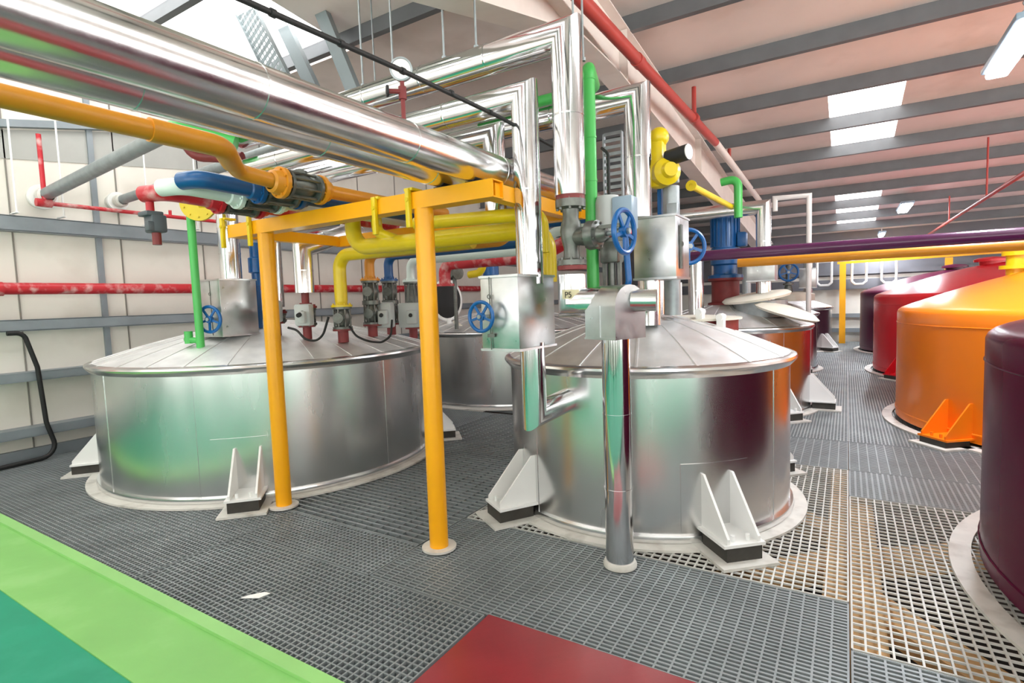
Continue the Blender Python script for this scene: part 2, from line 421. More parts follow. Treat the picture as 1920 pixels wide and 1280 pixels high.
# ============================================================ LIGHT
w = bpy.data.worlds.new('world'); SC.world = w; w.use_nodes = True
nt = w.node_tree; bg = nt.nodes['Background']
tcw = nt.nodes.new('ShaderNodeTexCoord'); sxw = nt.nodes.new('ShaderNodeSeparateXYZ'); mrw = nt.nodes.new('ShaderNodeMapRange')   # pale sky; lower half brightened to light the ceiling, no ground there
nt.links.new(tcw.outputs['Generated'], sxw.inputs['Vector']); nt.links.new(sxw.outputs['Z'], mrw.inputs['Value'])
mrw.inputs['From Min'].default_value = -.12; mrw.inputs['From Max'].default_value = .12; mrw.inputs['To Min'].default_value = 7.5; mrw.inputs['To Max'].default_value = 1.8
nt.links.new(mrw.outputs['Result'], bg.inputs['Strength']); bg.inputs['Color'].default_value = (1, .98, .96, 1)
def area(name, loc, sx, sy, power, rot=(0, 0, 0), col=(1, 1, 1)):
    l = bpy.data.lights.new(name, 'AREA'); l.shape = 'RECTANGLE'; l.size = sx; l.size_y = sy; l.energy = power; l.color = col
    o = bpy.data.objects.new(name, l); COL.objects.link(o); o.location = loc; o.rotation_euler = rot
for i, s_ in enumerate(SKY):
    ym = (s_[2] + s_[3]) / 2; A = (s_[1] - s_[0]) * (s_[3] - s_[2])
    area('skylight', ((s_[0] + s_[1]) / 2, ym, roof_z(ym) - .02), s_[1] - s_[0], s_[3] - s_[2], 2.2 * A, (-math.atan(.1), 0, 0), (1, .99, .97))
SC.view_settings.view_transform = 'Standard'; SC.view_settings.look = 'None'; SC.view_settings.gamma = 1
SC.view_settings.use_curve_mapping = False
SC.view_settings.exposure = 0.28


# ============================================================ TANKS
def arc_patch(b, c, r, a0, a1, z0, z1, t=.004, n=10):
    vs = []; fs = []
    for i in range(n + 1):
        a = a0 + (a1 - a0) * i / n
        for rr in (r, r + t):
            for z in (z0, z1): vs.append((c[0] + rr * math.cos(a), c[1] + rr * math.sin(a), z))
    for i in range(n):
        o = i * 4; p = o + 4
        fs += [(o, p, p + 1, o + 1), (o + 2, o + 3, p + 3, p + 2), (o, o + 2, p + 2, p), (o + 1, p + 1, p + 3, o + 3)]
    fs += [(0, 1, 3, 2), (n * 4, n * 4 + 2, n * 4 + 3, n * 4 + 1)]
    b.add(vs, fs)
def bracket(root, cx, cy, r, deg, m, width=.24, out=.30, h=.36, pad_h=.085):
    a = math.radians(deg); d = V((math.cos(a), math.sin(a), 0)); t = V((-d.y, d.x, 0)); c = V((cx, cy, 0))
    b = MB(); z0 = .02 + pad_h
    M = Matrix((d, t, V((0, 0, 1)))).transposed()
    b.box(c + d * (r + out / 2 - .02) + V((0, 0, z0 + .009)), (out + .04, width + .03, .018), M=M)
    for s in (-1, 1):
        b.prism([(0, z0 + .018), (out, z0 + .018), (out, z0 + .05), (.035, z0 + h), (0, z0 + h)], .016, c + d * (r - .012) + t * (s * (width / 2 - .02)), d, (0, 0, 1))
    for s in (-1, 1): b.cyl(c + d * (r + out - .05) + t * (s * .05) + V((0, 0, z0 + .01)), c + d * (r + out - .05) + t * (s * .05) + V((0, 0, z0 + .055)), .013, 8)
    br = b.part('support_bracket', m, root)
    b = MB(); b.box(c + d * (r + out / 2 + .01) + V((0, 0, .02 + pad_h / 2)), (out - .03, width - .01, pad_h), M=M); b.part('pad', M_PAD, br, 'dark bearing pad')
    b = MB(); b.box(c + d * (r + out / 2 + .01) + V((0, 0, .011)), (out + .11, width + .12, .018), M=M); b.part('floor_plate', M_RING, br)
    return br
def clad_tank(label, cx, cy, r, zs=1.11, h=.32, brackets=(-45, -135, 45), seams=20, off=0.0, patches=(), group='metal clad tanks', vs=(), n=96):
    root = thing('clad_tank', label, 'tank', (cx, cy, 0), group)
    c = (cx, cy, 0)
    b = MB(); b.lathe([(r - .03, .05), (r, .05), (r, .30), (r, .6), (r, .9), (r, zs), (r - .03, zs)], c, n=n)
    for a in vs:
        a = math.radians(a); arc_patch(b, c, r - .001, a - .006, a + .006, .06, zs - .02, .004, 1)
    b.part('shell', M_SHELL, root)
    for (a0, a1, z0, z1) in patches:
        b = MB(); arc_patch(b, c, r, math.radians(a0), math.radians(a1), z0, z1, .006)
        b.part('access_panel', M_SHELL, root)
    R = r + .03; prof = []
    for i in range(13):
        q = 1 - i / 12; prof.append((R * q, zs + .035 + h * (1 - q ** 1.6)))
    b = MB(); b.lathe(prof, c, n=n)
    for k in range(seams):
        a = 2 * PI * (k + off) / seams; d = V((math.cos(a), math.sin(a), 0))
        for i in range(9):
            p = V(c) + d * prof[i][0] + V((0, 0, prof[i][1] + .002)); q = V(c) + d * prof[i + 1][0] + V((0, 0, prof[i + 1][1] + .002)); b.bar(p, q, .016, .007)
    b.part('lid', M_LID, root)
    b = MB(); b.lathe([(r - .005, zs - .03), (r + .012, zs - .03), (r + .028, zs - .012), (r + .044, zs + .006), (r + .05, zs + .02), (r + .044, zs + .036), (r + .02, zs + .047), (r - .03, zs + .05)], c, n=n)
    b.part('lid_rim', M_ALU, root)
    b = MB(); b.lathe([(r - .04, .02), (r + .025, .02), (r + .03, .035), (r + .022, .065), (r - .02, .065)], c, n=n); b.part('base_kerb', M_ALU, root)
    b = MB(); b.lathe([(r + .0, .002), (r + .115, .002), (r + .115, .018), (r + .0, .018)], c, n=n, close=True); b.part('base_ring', M_RING, root, 'white painted ring')
    for a in brackets: bracket(root, cx, cy, r, a, M_BWHT)
    return root
def painted_tank(label, cx, cy, r, zs, h, m, brackets=(-140,), ring=True, seam=True):
    root = thing('painted_tank', label, 'tank', (cx, cy, 0), 'painted tanks')
    c = (cx, cy, 0); n = 96
    b = MB(); b.lathe([(r - .03, .05), (r, .05), (r, .4), (r, .8), (r, zs - .12)], c, n=n)
    b.lathe([(r + .001, .12), (r + .008, .125), (r + .008, .14), (r + .001, .145)], c, n=n)
    b.part('shell', m, root)
    prof = [(r, zs - .121), (r, zs), (r - .012, zs + .03), (r - .04, zs + .055), (r - .08, zs + .073)]
    for i in range(1, 11):
        q = i / 10; prof.append(((r - .08) * (1 - q), zs + .073 + h * (1 - (1 - q) ** 1.5)))
    b = MB(); b.lathe(prof, c, n=n)
    b.torus((cx, cy, zs - .12), (0, 0, 1), r, .006, n, 6)
    b.part('domed_top', m, root)
    if ring:
        b = MB(); b.lathe([(r + .035, .002), (r + .14, .002), (r + .14, .02), (r + .035, .02)], c, n=n, close=True); b.part('base_ring', M_RING, root, 'white painted ring')
    for a in brackets:
        bracket(root, cx, cy, r, a, m, .3, .3, .36, .06)
    return root

MTX, MTY, MTR = -1.435, 4.36, 1.09
MT = clad_tank('shiny metal tank standing right of the two yellow posts, with a steel downpipe before it', MTX, MTY, MTR, brackets=(-47.5, -123, 45, 135), patches=((-60, -35, .08, .53),), vs=(-116, -70, -20), seams=18, off=.3)
LTX, LTY, LTR = -5.42, 3.75, 1.65
LT = clad_tank('widest shiny metal tank, left of the yellow posts and nearest the cream wall', LTX, LTY, LTR, h=.34, brackets=(-44, -130, 43), patches=((-54, -38, .1, .55),), vs=(-92, -58, -30, 0), seams=30)
BT = clad_tank('shiny metal tank seen between the front yellow post and the valve box, behind the others', -5.1, 8.15, 1.65, brackets=(-45, -15), vs=(-70, -40), seams=26)
M2 = clad_tank('metal tank reflecting orange, directly behind the front right shiny tank', -1.52, 8.35, 1.11, brackets=(-45, 0), vs=(-40,), seams=16)
M3 = clad_tank('metal tank reflecting red, third back in the right hand clad row', -1.62, 12.6, 1.11, brackets=(-45,), seams=14)
M4 = clad_tank('farthest metal tank of the right hand clad row, near the back wall', -1.45, 16.9, 1.11, brackets=(-30,), seams=14)
PT = painted_tank('dark purple domed tank, nearest of the painted tanks', 2.62, 3.8, 1.96, 1.29, .42, M_TPURP, brackets=())
OT = painted_tank('orange domed tank behind the dark purple one', 2.5, 8.15, 1.97, 1.30, .5, M_TORG, brackets=(-141,))
RT = painted_tank('bright red domed tank behind the orange one', 2.42, 12.8, 1.97, 1.42, .5, M_TRED, brackets=(-141,))
DT = painted_tank('dark plum tank at the far end behind the red one', 2.25, 17.0, 1.95, 1.48, .45, M_TDARK, brackets=())
def cap(label, p, r, m, name='inspection_cap'):
    b = MB(); b.lathe([(0, 0), (r * .7, 0), (r * .7, .06), (r, .06), (r, .10), (r * .75, .13), (0, .15)], p, n=24); b.top(name, m, label, 'cap')
def dome_z(x, y, c, r, zs, h): return zs + .073 + h * (1 - (math.hypot(x - c[0], y - c[1]) / (r - .08)) ** 1.5)
cap('red round cap on top of the red tank', (2.2, 12.8, dome_z(2.2, 12.8, (2.42, 12.8), 1.97, 1.42, .5) - .03), .26, M_TRED)
cap('dark purple round cap on top of the far plum tank', (2.22, 16.9, dome_z(2.22, 16.9, (2.25, 17), 1.95, 1.48, .45) - .03), .26, M_TDARK)
p = at(1905, 505, y=8.3); b = MB(); b.lathe([(0, 0), (.09, 0), (.09, .07), (.15, .07), (.15, .11), (.09, .11), (.09, .22), (.13, .22), (.13, .27), (0, .29)], (p.x, p.y, dome_z(p.x, p.y, (2.5, 8.15), 1.97, 1.30, .5) - .02), n=20); b.top('tank_nozzle', M_YEL2, 'yellow flanged nozzle on top of the orange tank', 'nozzle')
p = at(1482, 523, y=17)
# red hatch of the front right tank with white lugs
p = at(1290, 598, y=4.75)
h = thing('hatch', 'white topped hatch with a maroon side on the front right metal tank', 'hatch', (p.x, p.y, p.z - .12))
MB().lathe([(.36, -.12), (.40, -.12), (.40, .0), (.36, .0)], p, n=40, close=True).part('rim', M_MAR, h, 'maroon rim')
MB().lathe([(0, .035), (.2, .03), (.43, .012), (.43, -.004), (0, -.004)], p, n=40).part('cover', M_CREAM, h, 'off white cover')
for px, py in ((1313, 596), (1352, 606)):
    q = at(px, py, y=4.45)
    b = MB(); b.box((q.x, q.y, q.z), (.05, .10, .11)); b.cyl((q.x, q.y, q.z - .12), (q.x, q.y, q.z + .08), .018, 10); b.cyl((q.x, q.y - .08, q.z + .05), (q.x, q.y + .08, q.z + .05), .026, 12); b.part('lug', M_BWHT, h, 'white lug')
# manhole of the second tank: neck and tilted cream cover
p = at(1425, 592, y=8.1)
h = thing('manhole', 'cream cloth covered manhole on the metal tank behind the front right one', 'manhole', (p.x, p.y, 1.25))
MB().lathe([(.30, 0), (.34, 0), (.34, .22), (.30, .22)], (p.x, p.y, 1.27), n=32, close=True).part('neck', M_GALV, h)
ax = V((-.12, -.1, 1)); MB().lathe([(0, .05), (.25, .045), (.40, .03), (.44, .0), (.42, -.03), (0, -.02)], (p.x - .05, p.y, 1.54), ax, 32).part('cover', M_CREAM, h, 'cream cover')
p = at(1474, 596, y=7.85)
b = MB(); b.lathe([(0, .08), (.15, .075), (.32, .05), (.40, .0), (.36, -.03), (0, -.02)], (p.x, p.y, 1.335), (.32, -.05, 1), 28); b.top('cloth_cover', M_CREAM, 'crumpled cream cloth lying on the rim of the tank behind', 'cloth')
p = at(1490, 560, y=12.4); b = MB(); b.lathe([(0, .08), (.26, .07), (.36, .03), (.36, -.1), (0, -.1)], (p.x, p.y, 1.5), (0, 0, 1), 28); b.top('cloth_cover', M_CREAM, 'cream round cover on the third tank of the right clad row', 'cloth')
b = MB(); b.prism([(0, 0), (.10, .02), (.13, .075), (.09, .08), (.02, .03)], .004, at(452, 1121, z=.004), (.95, .3, 0), (-.3, .95, 0)); b.top('paper_scrap', M_PAPER, 'small white paper scrap lying on the grating near the green kerb', 'scrap')

# ============================================================ PIPE RACK
rack = thing('pipe_rack', 'yellow steel pipe rack, two round posts carrying a channel beam', 'pipe rack', (-2.26, 2.655, 0))
b = MB(); x0, x1, yy = -4.28, -1.70, 2.655
b.box(((x0 + x1) / 2, yy, 2.288), (x1 - x0, .115, .008)); b.box(((x0 + x1) / 2, yy, 2.194), (x1 - x0, .115, .008))
b.box(((x0 + x1) / 2, yy - .054, 2.241), (x1 - x0, .008, .10)); b.box(((x0 + x1) / 2, yy + .054, 2.241), (x1 - x0, .008, .10))
b.part('beam', M_YEL, rack)
b = MB(); b.box((-2.95, 3.72, 2.235), (2.6, .09, .10)); b.box((-4.24, 3.18, 2.235), (.08, 1.1, .09)); b.box((-1.76, 3.18, 2.235), (.08, 1.05, .09)); b.part('cross_beam', M_YEL, rack)
for xx, r in ((-3.87, .0605), (-2.258, .0605)):
    b = MB(); b.cyl((xx, yy, .02), (xx, yy, 2.195), r, 32); p = b.part('post', M_YEL, rack)
    b = MB(); b.lathe([(0, 0), (.112, 0), (.112, .014), (0, .014)], (xx, yy, .008), n=32); b.part('base_plate', M_RING, p, 'grey round base plate')
for px, py in ((418, 437), (468, 432), (703, 405), (766, 390)):
    q = at(px, py, y=2.58)
    b = MB(); b.bbox((q.x, q.y, q.z), (.032, .03, .24), .005); b.bbox((q.x, q.y + .05, q.z + .115), (.07, .10, .018), .004); b.cyl((q.x, q.y - .02, q.z + .05), (q.x, q.y + .02, q.z + .05), .014, 8)
    b.part('pipe_clamp', M_YEL2, rack)

# big clad pipes lying on the rack
def clad_pipe(name, label, pts, r, bands=.85, bend=0, group='clad pipes', mat_=None, loc=None, cat='pipe', seg=6):
    b = MB(); b.tube(pts, r, bend=bend, n=36, bands=bands, seg=seg); return b.top(name, mat_ or M_ALU, label, cat, group, loc=loc)
clad_pipe('clad_pipe', 'upper one of the two big shiny clad pipes crossing high over the yellow beam', [(-1.858, -5.2, 2.4), (-1.858, 4.5, 2.4)], .0995, .82)
clad_pipe('clad_pipe', 'lower one of the two big shiny clad pipes, running just under its twin', [(-2.095, -5.2, 2.4), (-2.095, 5.6, 2.4)], .0985, .82)
for xx in (-1.858, -2.095): MB().bbox((xx, 2.655, 2.297), (.09, .08, .010), .002).part('pipe_shoe', M_BLK, rack, 'black pipe shoe')

# orange line with valve, jog and flanges
def flange(b, c, ax, r, t=.018, bolts=8): b.lathe([(0, -t / 2), (r, -t / 2), (r, t / 2), (0, t / 2)], c, ax, 28); b.bolts(c, ax, r * .8, bolts, .008, t + .024)
def line_valve(label, x, y, z, r, m, group='flanged valves in the coloured lines'):
    """axis along y, two coloured flanges and a cast body between"""
    t = thing('flanged_valve', label, 'valve', (x, y, z), group)
    for s in (-1, 1):
        b = MB(); b.lathe([(0, -.014), (r * 1.9, -.014), (r * 1.9, .014), (0, .014)], (x, y + s * .15, z), (0, 1, 0), 28)
        b.lathe([(r, 0), (r * 1.55, 0), (r * 1.35, .05), (r, .06)], (x, y + s * .164, z), (0, s, 0), 28); b.bolts((x, y + s * .15, z), (0, 1, 0), r * 1.62, 8, .008, .05)
        b.part('pipe_flange', m, t)
    b = MB(); b.lathe([(0, -.12), (r * 1.8, -.12), (r * 1.8, -.10), (r * 1.1, -.09), (r * 1.35, -.045), (r * 1.5, 0), (r * 1.35, .045), (r * 1.1, .09), (r * 1.8, .10), (r * 1.8, .12), (0, .12)], (x, y, z), (0, 1, 0), 24)
    b.bolts((x, y, z), (0, 1, 0), r * 1.55, 8, .009, .26); b.part('valve_body', M_STEEL, t)
    b = MB(); b.cyl((x, y, z + r * 1.2), (x, y, z + r * 2.1), r * .5, 14); b.lathe([(0, 0), (r * .9, 0), (r * .9, .02), (0, .02)], (x, y, z + r * 1.5), n=16); b.part('bonnet', M_STEEL, t)
    return t
ZC = 2.40
b = MB(); b.tube([(-2.80, -5, 2.48), (-2.80, 1.72, 2.46), (-3.07, 1.95, 2.42), (-3.07, 2.20, ZC)], .047, bend=.12, n=24)
b.tube([(-2.80, 1.35, 2.463), (-2.80, 1.70, 2.46), (-2.98, 1.86, 2.44)], .056, bend=.15, n=24)
b.top('orange_pipe', M_ORG, 'ochre orange pipe coming in from the left edge below the big clad pipes', 'pipe', 'coloured pipes')
line_valve('flanged valve with orange flanges beside the ochre orange pipe elbow', -3.07, 2.385, ZC, .052, M_ORG)
b = MB(); b.tube([(-3.07, 2.56, ZC), (-3.07, 3.9, ZC)], .047, n=24); b.top('orange_pipe', M_ORG, 'ochre orange pipe leaving the valve, passing over the yellow beam', 'pipe', 'coloured pipes')
for i, (nm, m, x, xs_, yv) in enumerate((('blue', M_BLUE, -3.27, -3.40, 2.36), ('white', M_WHITE, -3.47, -3.62, 2.34), ('red', M_RED, -3.67, -3.83, 2.32))):
    z = 2.375 - .012 * i
    b = MB(); b.tube([(xs_, 1.80 - .01 * i, z + .01), (x, 1.83, z + .01), (x, yv - .16, z)], .052, bend=.11, n=24, seg=8)
    if nm == 'red': b.tube([(xs_ + .03, 1.80, z + .02), (xs_ + .03, 1.80, 2.17)], .024, n=16)
    b.top(nm + '_pipe', m, {'blue': 'blue pipe elbow between the white and the orange pipe, left of the valves', 'white': 'white pipe elbow between the red and the blue one', 'red': 'red pipe elbow with a thin drop to the dark valve box'}[nm], 'pipe', 'coloured pipes')
    line_valve('cast valve in the %s line, left of the orange flanged valve' % nm, x, yv, z, .046, m)
    b = MB(); b.tube([(x, yv + .16, z), (x, 3.9, z)], .047, n=24); b.top(nm + '_pipe', m, '%s pipe run passing over the yellow beam beside the orange run' % nm, 'pipe', 'coloured pipes')
# yellow blind flange, green vent pipe, dark box under the red elbow
gx, gy = -4.93, 2.66
g = thing('vent_pipe', 'thin green vertical pipe left of the posts, rising from the widest tank', 'pipe', (gx, gy, 1.27))
MB().tube([(gx, gy, 1.24), (gx, gy, 2.50)], .034, n=20).part('riser', M_GREEN, g)
b = MB(); b.cyl((gx, gy - .002, 1.34), (gx - .14, gy - .05, 1.36), .026, 14); b.cyl((gx - .11, gy - .04, 1.32), (gx - .11, gy - .04, 1.43), .035, 14); b.cyl((gx - .04, gy, 1.26), (gx - .04, gy, 1.27), .02, 8); b.part('drain_cock', M_GREEN, g)
p = at(372, 380, y=2.66)
f_ = thing('blind_flange', 'yellow bolted disc flange on top of the thin green pipe', 'flange', (p.x, p.y, p.z - .1))
b = MB(); flange(b, p, (.55, -.8, 0), .155, .03, 10); b.part('disc', M_YEL2, f_)
b = MB(); q = at(470, 392, y=2.9); b.tube([p + V((0, .02, 0)), p + V((.2, .14, .0)), q], .055, bend=.1, n=20); flange(b, p + V((.30, .17, -.005)), (q - p), .10, .02, 8); b.part('neck', M_YEL2, f_)
p = at(292, 420, y=1.79)
d_ = thing('dark_valve_box', 'small dark blue grey valve box under the red pipe elbow', 'valve', (p.x, p.y, p.z - .1))
b = MB(); b.bbox((p.x, p.y, p.z), (.11, .09, .11), .012); b.bbox((p.x - .01, p.y - .02, p.z + .06), (.12, .1, .03), .008); b.bbox((p.x + .03, p.y - .05, p.z - .02), (.05, .04, .06), .006); b.part('housing', M_DGREY, d_)
MB().cyl((p.x, p.y, p.z - .13), (p.x, p.y, p.z - .05), .026, 16).part('stub', M_MAR, d_)

# yellow pipes behind the rack
b = MB(); b.tube([(-3.6, 3.30, 2.44), (-3.6, 3.30, 2.10), (-1.74, 3.30, 2.085), (-1.74, 3.30, 1.72)], .066, bend=.16, n=24, seg=8)
b.tube([(-3.32, 3.30, 2.40), (-3.32, 3.30, 2.20), (-3.10, 3.30, 2.12)], .045, bend=.1, n=20); b.top('yellow_pipe', M_YEL2, 'thick yellow pipe running level behind the yellow posts and turning down at the right', 'pipe', 'yellow pipes')
b = MB(); b.tube([(-2.7, 3.08, 2.19), (-1.655, 3.08, 2.15), (-1.655, 3.08, 1.90)], .046, bend=.09, n=24, seg=8); b.top('yellow_pipe', M_YEL2, 'thin upper yellow pipe with an elbow beside the big right hand valve', 'pipe', 'yellow pipes')

# ------------------------------------------------ tall clad risers and headers
AX, AY = -1.665, 2.93
A = thing('clad_riser', 'tall shiny clad pipe entering the valve box with the blue wheel', 'pipe', (AX, AY, .78), 'tall clad risers')
MB().tube([(-4.55, AY, 2.83), (AX, AY, 2.83), (AX, AY, 1.70)], .083, n=36, bands=.62).part('upper_run', M_RISER, A)
MB().tube([(AX, AY, 1.34), (AX, AY, .88), (AX + .07, AY + .5, .93)], .078, n=36).part('lower_elbow', M_RISER, A)
BX, BY = -1.405, 2.985
B = thing('clad_riser', 'tallest shiny clad pipe with a mitred top, standing on the red banded flange', 'pipe', (BX, BY, 2.2), 'tall clad risers')
MB().tube([(-4.6, BY, 3.13), (BX, BY, 3.13), (BX, BY, 2.21)], .092, n=36, bands=.62).part('upper_run', M_RISER, B)
MB().ring((BX, BY, 2.195), (0, 0, 1), .05, .086, .03).part('flange_band', M_MAR, B, 'maroon flange band')
CX, CY = -1.275, 3.85
C_ = thing('clad_riser', 'third tall shiny clad pipe, dropping into the plain grey sheet box', 'pipe', (CX, CY, 2.15), 'tall clad risers')
MB().tube([(-5.2, CY, 3.0), (CX, CY, 3.0), (CX, CY, 2.16)], .093, n=36, bands=.7).part('upper_run', M_RISER, C_)
p = at(925, 250, y=3.55)
b = MB(); b.tube([(-4.8, 3.55, p.z - .02), (p.x, 3.55, p.z - .02), (p.x, 3.55, 2.25)], .085, n=36, bands=.7); b.top('clad_riser', M_RISER, 'short shiny clad elbow half hidden behind the left tall riser', 'pipe', 'tall clad risers')

def handwheel(parent, c, ax, R, m=None, name='handwheel'):
    ax = V(ax).normalized(); a, b_, w_ = frame(ax); c = V(c); b = MB()
    b.torus(c, ax, R, R * .13, 32, 8); b.lathe([(0, -R * .16), (R * .28, -R * .16), (R * .28, R * .16), (0, R * .16)], c, ax, 16)
    for k in range(5):
        t = 2 * PI * k / 5 + .3; d = a * math.cos(t) + b_ * math.sin(t)
        b.bar(c + d * R * .2, c + d * R * .98, R * .17, R * .10, up=ax)
    h = b.part(name, m or M_WBLUE, parent, 'blue handwheel')
    b = MB(); b.cyl(c - ax * R * .9, c + ax * R * .3, R * .12, 12); b.lathe([(0, 0), (R * .16, 0), (R * .16, R * .1), (0, R * .1)], c + ax * R * .18, ax, 6); b.part('stem', M_GALV, h, 'steel stem')
    return h
def sheet_box(b, c, d, rz=0):
    b.bbox(c, d, .006, rz=rz)
    M = Matrix.Rotation(rz, 3, 'Z')
    for s in (-1, 1):                                   # folded top and bottom hems
        b.box(V(c) + V((0, 0, s * (d[2] / 2 - .008))), (d[0] + .012, d[1] + .012, .014), M=M)
# valve box on riser A
vx = thing('valve_box', 'shiny valve box with a blue handwheel on the tall riser at the right tank', 'valve box', (-1.73, 2.89, 1.31), 'clad valve boxes')
b = MB(); sheet_box(b, (-1.73, 2.89, 1.53), (.27, .42, .45), -.04); b.part('casing', M_BOX, vx)
handwheel(vx, (-1.815, 2.60, 1.515), (-.05, -1, 0), .085)
b = MB(); b.box((-1.80, 2.674, 1.53), (.005, .004, .43)); b.torus((-1.80, 2.668, 1.63), (0, 1, 0), .012, .003, 12, 6); b.box((-1.795, 2.67, 1.40), (.05, .006, .02)); b.part('latch', M_STEEL, vx)
# valve box over the left tank
lv = thing('valve_box', 'shiny valve box with a blue handwheel hung over the widest tank', 'valve box', (-5.02, 3.02, 1.38), 'clad valve boxes')
b = MB(); sheet_box(b, (-5.02, 2.985, 1.63), (.41, .36, .53)); b.part('casing', M_BOX, lv)
handwheel(lv, (-4.89, 2.735, 1.53), (.35, -1, 0), .115)
b = MB(); b.box((-4.97, 2.803, 1.63), (.005, .004, .5)); b.torus((-4.97, 2.797, 1.76), (0, 1, 0), .012, .003, 12, 6); b.part('latch', M_STEEL, lv)
b = MB(); b.tube([(-5.02, 3.05, 1.905), (-5.02, 3.05, 2.62), (-5.02, 3.6, 2.62)], .095, n=36, bands=.3); b.top('clad_riser', M_RISER, 'shiny clad pipe coming down into the left valve box', 'pipe', 'short clad risers')
b = MB(); b.tube([(-5.02, 3.05, 1.32), (-5.02, 3.05, 1.374)], .09, n=30); b.top('clad_riser', M_RISER, 'short clad stub under the left valve box', 'pipe', 'short clad risers')
# big valve under riser B
bv = thing('globe_valve', 'big grey cast valve with a blue handwheel beneath the tallest riser', 'valve', (BX, BY, 1.76), 'big valves')
b = MB(); b.lathe([(0, .0), (.088, 0), (.088, .03), (.05, .04), (.046, .10), (.058, .15), (.066, .20), (.058, .25), (.046, .28), (.05, .33), (.09, .34), (.09, .385), (0, .385)], (BX, BY, 1.80), n=28)
b.bolts((BX, BY, 1.815), (0, 0, 1), .076, 8, .009, .06); b.bolts((BX, BY, 2.16), (0, 0, 1), .078, 8, .009, .07); b.part('body', M_STEEL, bv)
MB().ring((BX, BY, 1.785), (0, 0, 1), .03, .088, .025).part('flange_band', M_MAR, bv, 'maroon flange band')
b = MB(); b.lathe([(.045, 0), (.05, .05), (.058, .10), (.062, .12), (.085, .125), (.085, .15), (.083, .155), (.083, .18), (.05, .19), (.045, .22), (.03, .24), (0, .24)], (BX, BY, 1.965), (1, -.12, 0), 24); b.bolts((BX + .153, BY - .018, 1.965), (1, -.12, 0), .072, 8, .008, .08)
b.bar((BX + .2, BY - .05, 2.0), (BX + .33, BY - .066, 2.0), .016, .02); b.bar((BX + .2, BY - .0, 1.93), (BX + .33, BY - .016, 1.93), .016, .02); b.part('bonnet', M_STEEL, bv)
handwheel(bv, (BX + .345, BY - .04, 1.965), (1, -.15, 0), .118)
# clad elbow, tee box and downpipe
SX, SY = -1.139, 2.98
dp = thing('downpipe', 'shiny downpipe standing on the grating before the right tank, with elbow and box on top', 'pipe', (SX, SY, 0))
MB().tube([(SX, SY, .035), (SX, SY, 1.365)], .082, n=40, bands=.6).part('column', M_RISER, dp)
MB().lathe([(0, 0), (.098, 0), (.10, .014), (.09, .035), (0, .035)], (SX, SY, .006), n=32).part('foot', M_RING, dp, 'white foot ring')
el = MB().tube([(BX, BY, 1.745), (BX, BY, 1.575), (SX - .02, SY, 1.575)], .088, n=36).part('elbow', M_RISER, dp)
b = MB(); arc_patch(b, (BX, BY), .0885, math.radians(-108), math.radians(-40), 1.60, 1.655, .002, 10); b.part('tape_label', M_TAPE, el, 'strip of beige masking tape')
M = Matrix.Rotation(-.38, 3, 'Z'); b = MB()
prof = [(-.125, -.16), (.125, -.16), (.125, .02)] + [(.125 * math.cos(t * PI / 10), .03 + .115 * math.sin(t * PI / 10)) for t in range(0, 11)] + [(-.125, .02)]
b.prism(prof, .235, (SX, SY, 1.525), M @ V((0, 1, 0)), (0, 0, 1)); b.bar(V((SX, SY, 1.37)) + M @ V((-.12, -.125, 0)), V((SX, SY, 1.37)) + M @ V((.12, -.125, 0)), .01, .012)
b.box(V((SX, SY, 1.46)) + M @ V((0, -.127, 0)), (.008, .006, .19), M=M); b.part('tee_box', M_BOX, dp)
MB().tube([(SX + .1, SY, 1.58), (SX + .235, SY + .03, 1.575)], .062, n=28).part('end_stub', M_ALU, dp)
# text on the tape: hand written marks
cu = bpy.data.curves.new('tape_text', 'FONT'); cu.body = 'P5'; cu.size = .05; cu.extrude = .0008
to = bpy.data.objects.new('tape_text_tmp', cu); COL.objects.link(to); bpy.context.view_layer.update()
dg = bpy.context.evaluated_depsgraph_get(); tm = bpy.data.meshes.new_from_object(to.evaluated_get(dg)); bpy.data.objects.remove(to)
tm.materials.clear(); tm.materials.append(M_INK)
ta = math.radians(-97); td = V((math.cos(ta), math.sin(ta), 0)); tx = V((-td.y, td.x, 0))
for v in tm.vertices:
    p = V((BX, BY, 1.608)) + tx * v.co.x + V((0, 0, 1)) * v.co.y + td * (.0920 + v.co.z); v.co = p - dp.location
to = bpy.data.objects.new('handwriting', tm); COL.objects.link(to); to.parent = el; to['label'] = 'dark handwriting on the tape'
# green riser, actuator
g = MB(); g.tube([(-1.405, 3.30, 1.45), (-1.405, 3.30, 3.06), (-1.55, 3.75, 3.10), (-2.6, 3.75, 3.10)], .040, bend=.07, n=20)
for z in (1.95, 2.35, 2.62, 2.98): g.ring((-1.405, 3.30, z), (0, 0, 1), .03, .043, .012, 20)
g.top('green_pipe', M_GREEN, 'bright green vertical pipe right behind the tallest clad riser', 'pipe')
p = at(1140, 400, y=3.32)
ac = thing('actuator', 'grey electric valve actuator right of the green vertical pipe', 'actuator', (p.x, p.y, 1.45))
b = MB(); b.lathe([(0, 0), (.078, 0), (.08, .02), (.08, .2), (.07, .24), (0, .25)], (p.x, p.y, 2.0), n=28); b.part('motor_housing', M_ACT, ac)
b = MB(); b.bbox((p.x + .12, p.y - .02, 2.12), (.13, .12, .2), .012); b.part('terminal_box', M_ACTB, ac, 'blue grey terminal box')
b = MB(); b.bbox((p.x + .02, p.y, 1.90), (.12, .12, .16), .012); b.part('gearbox', M_STEEL, ac)
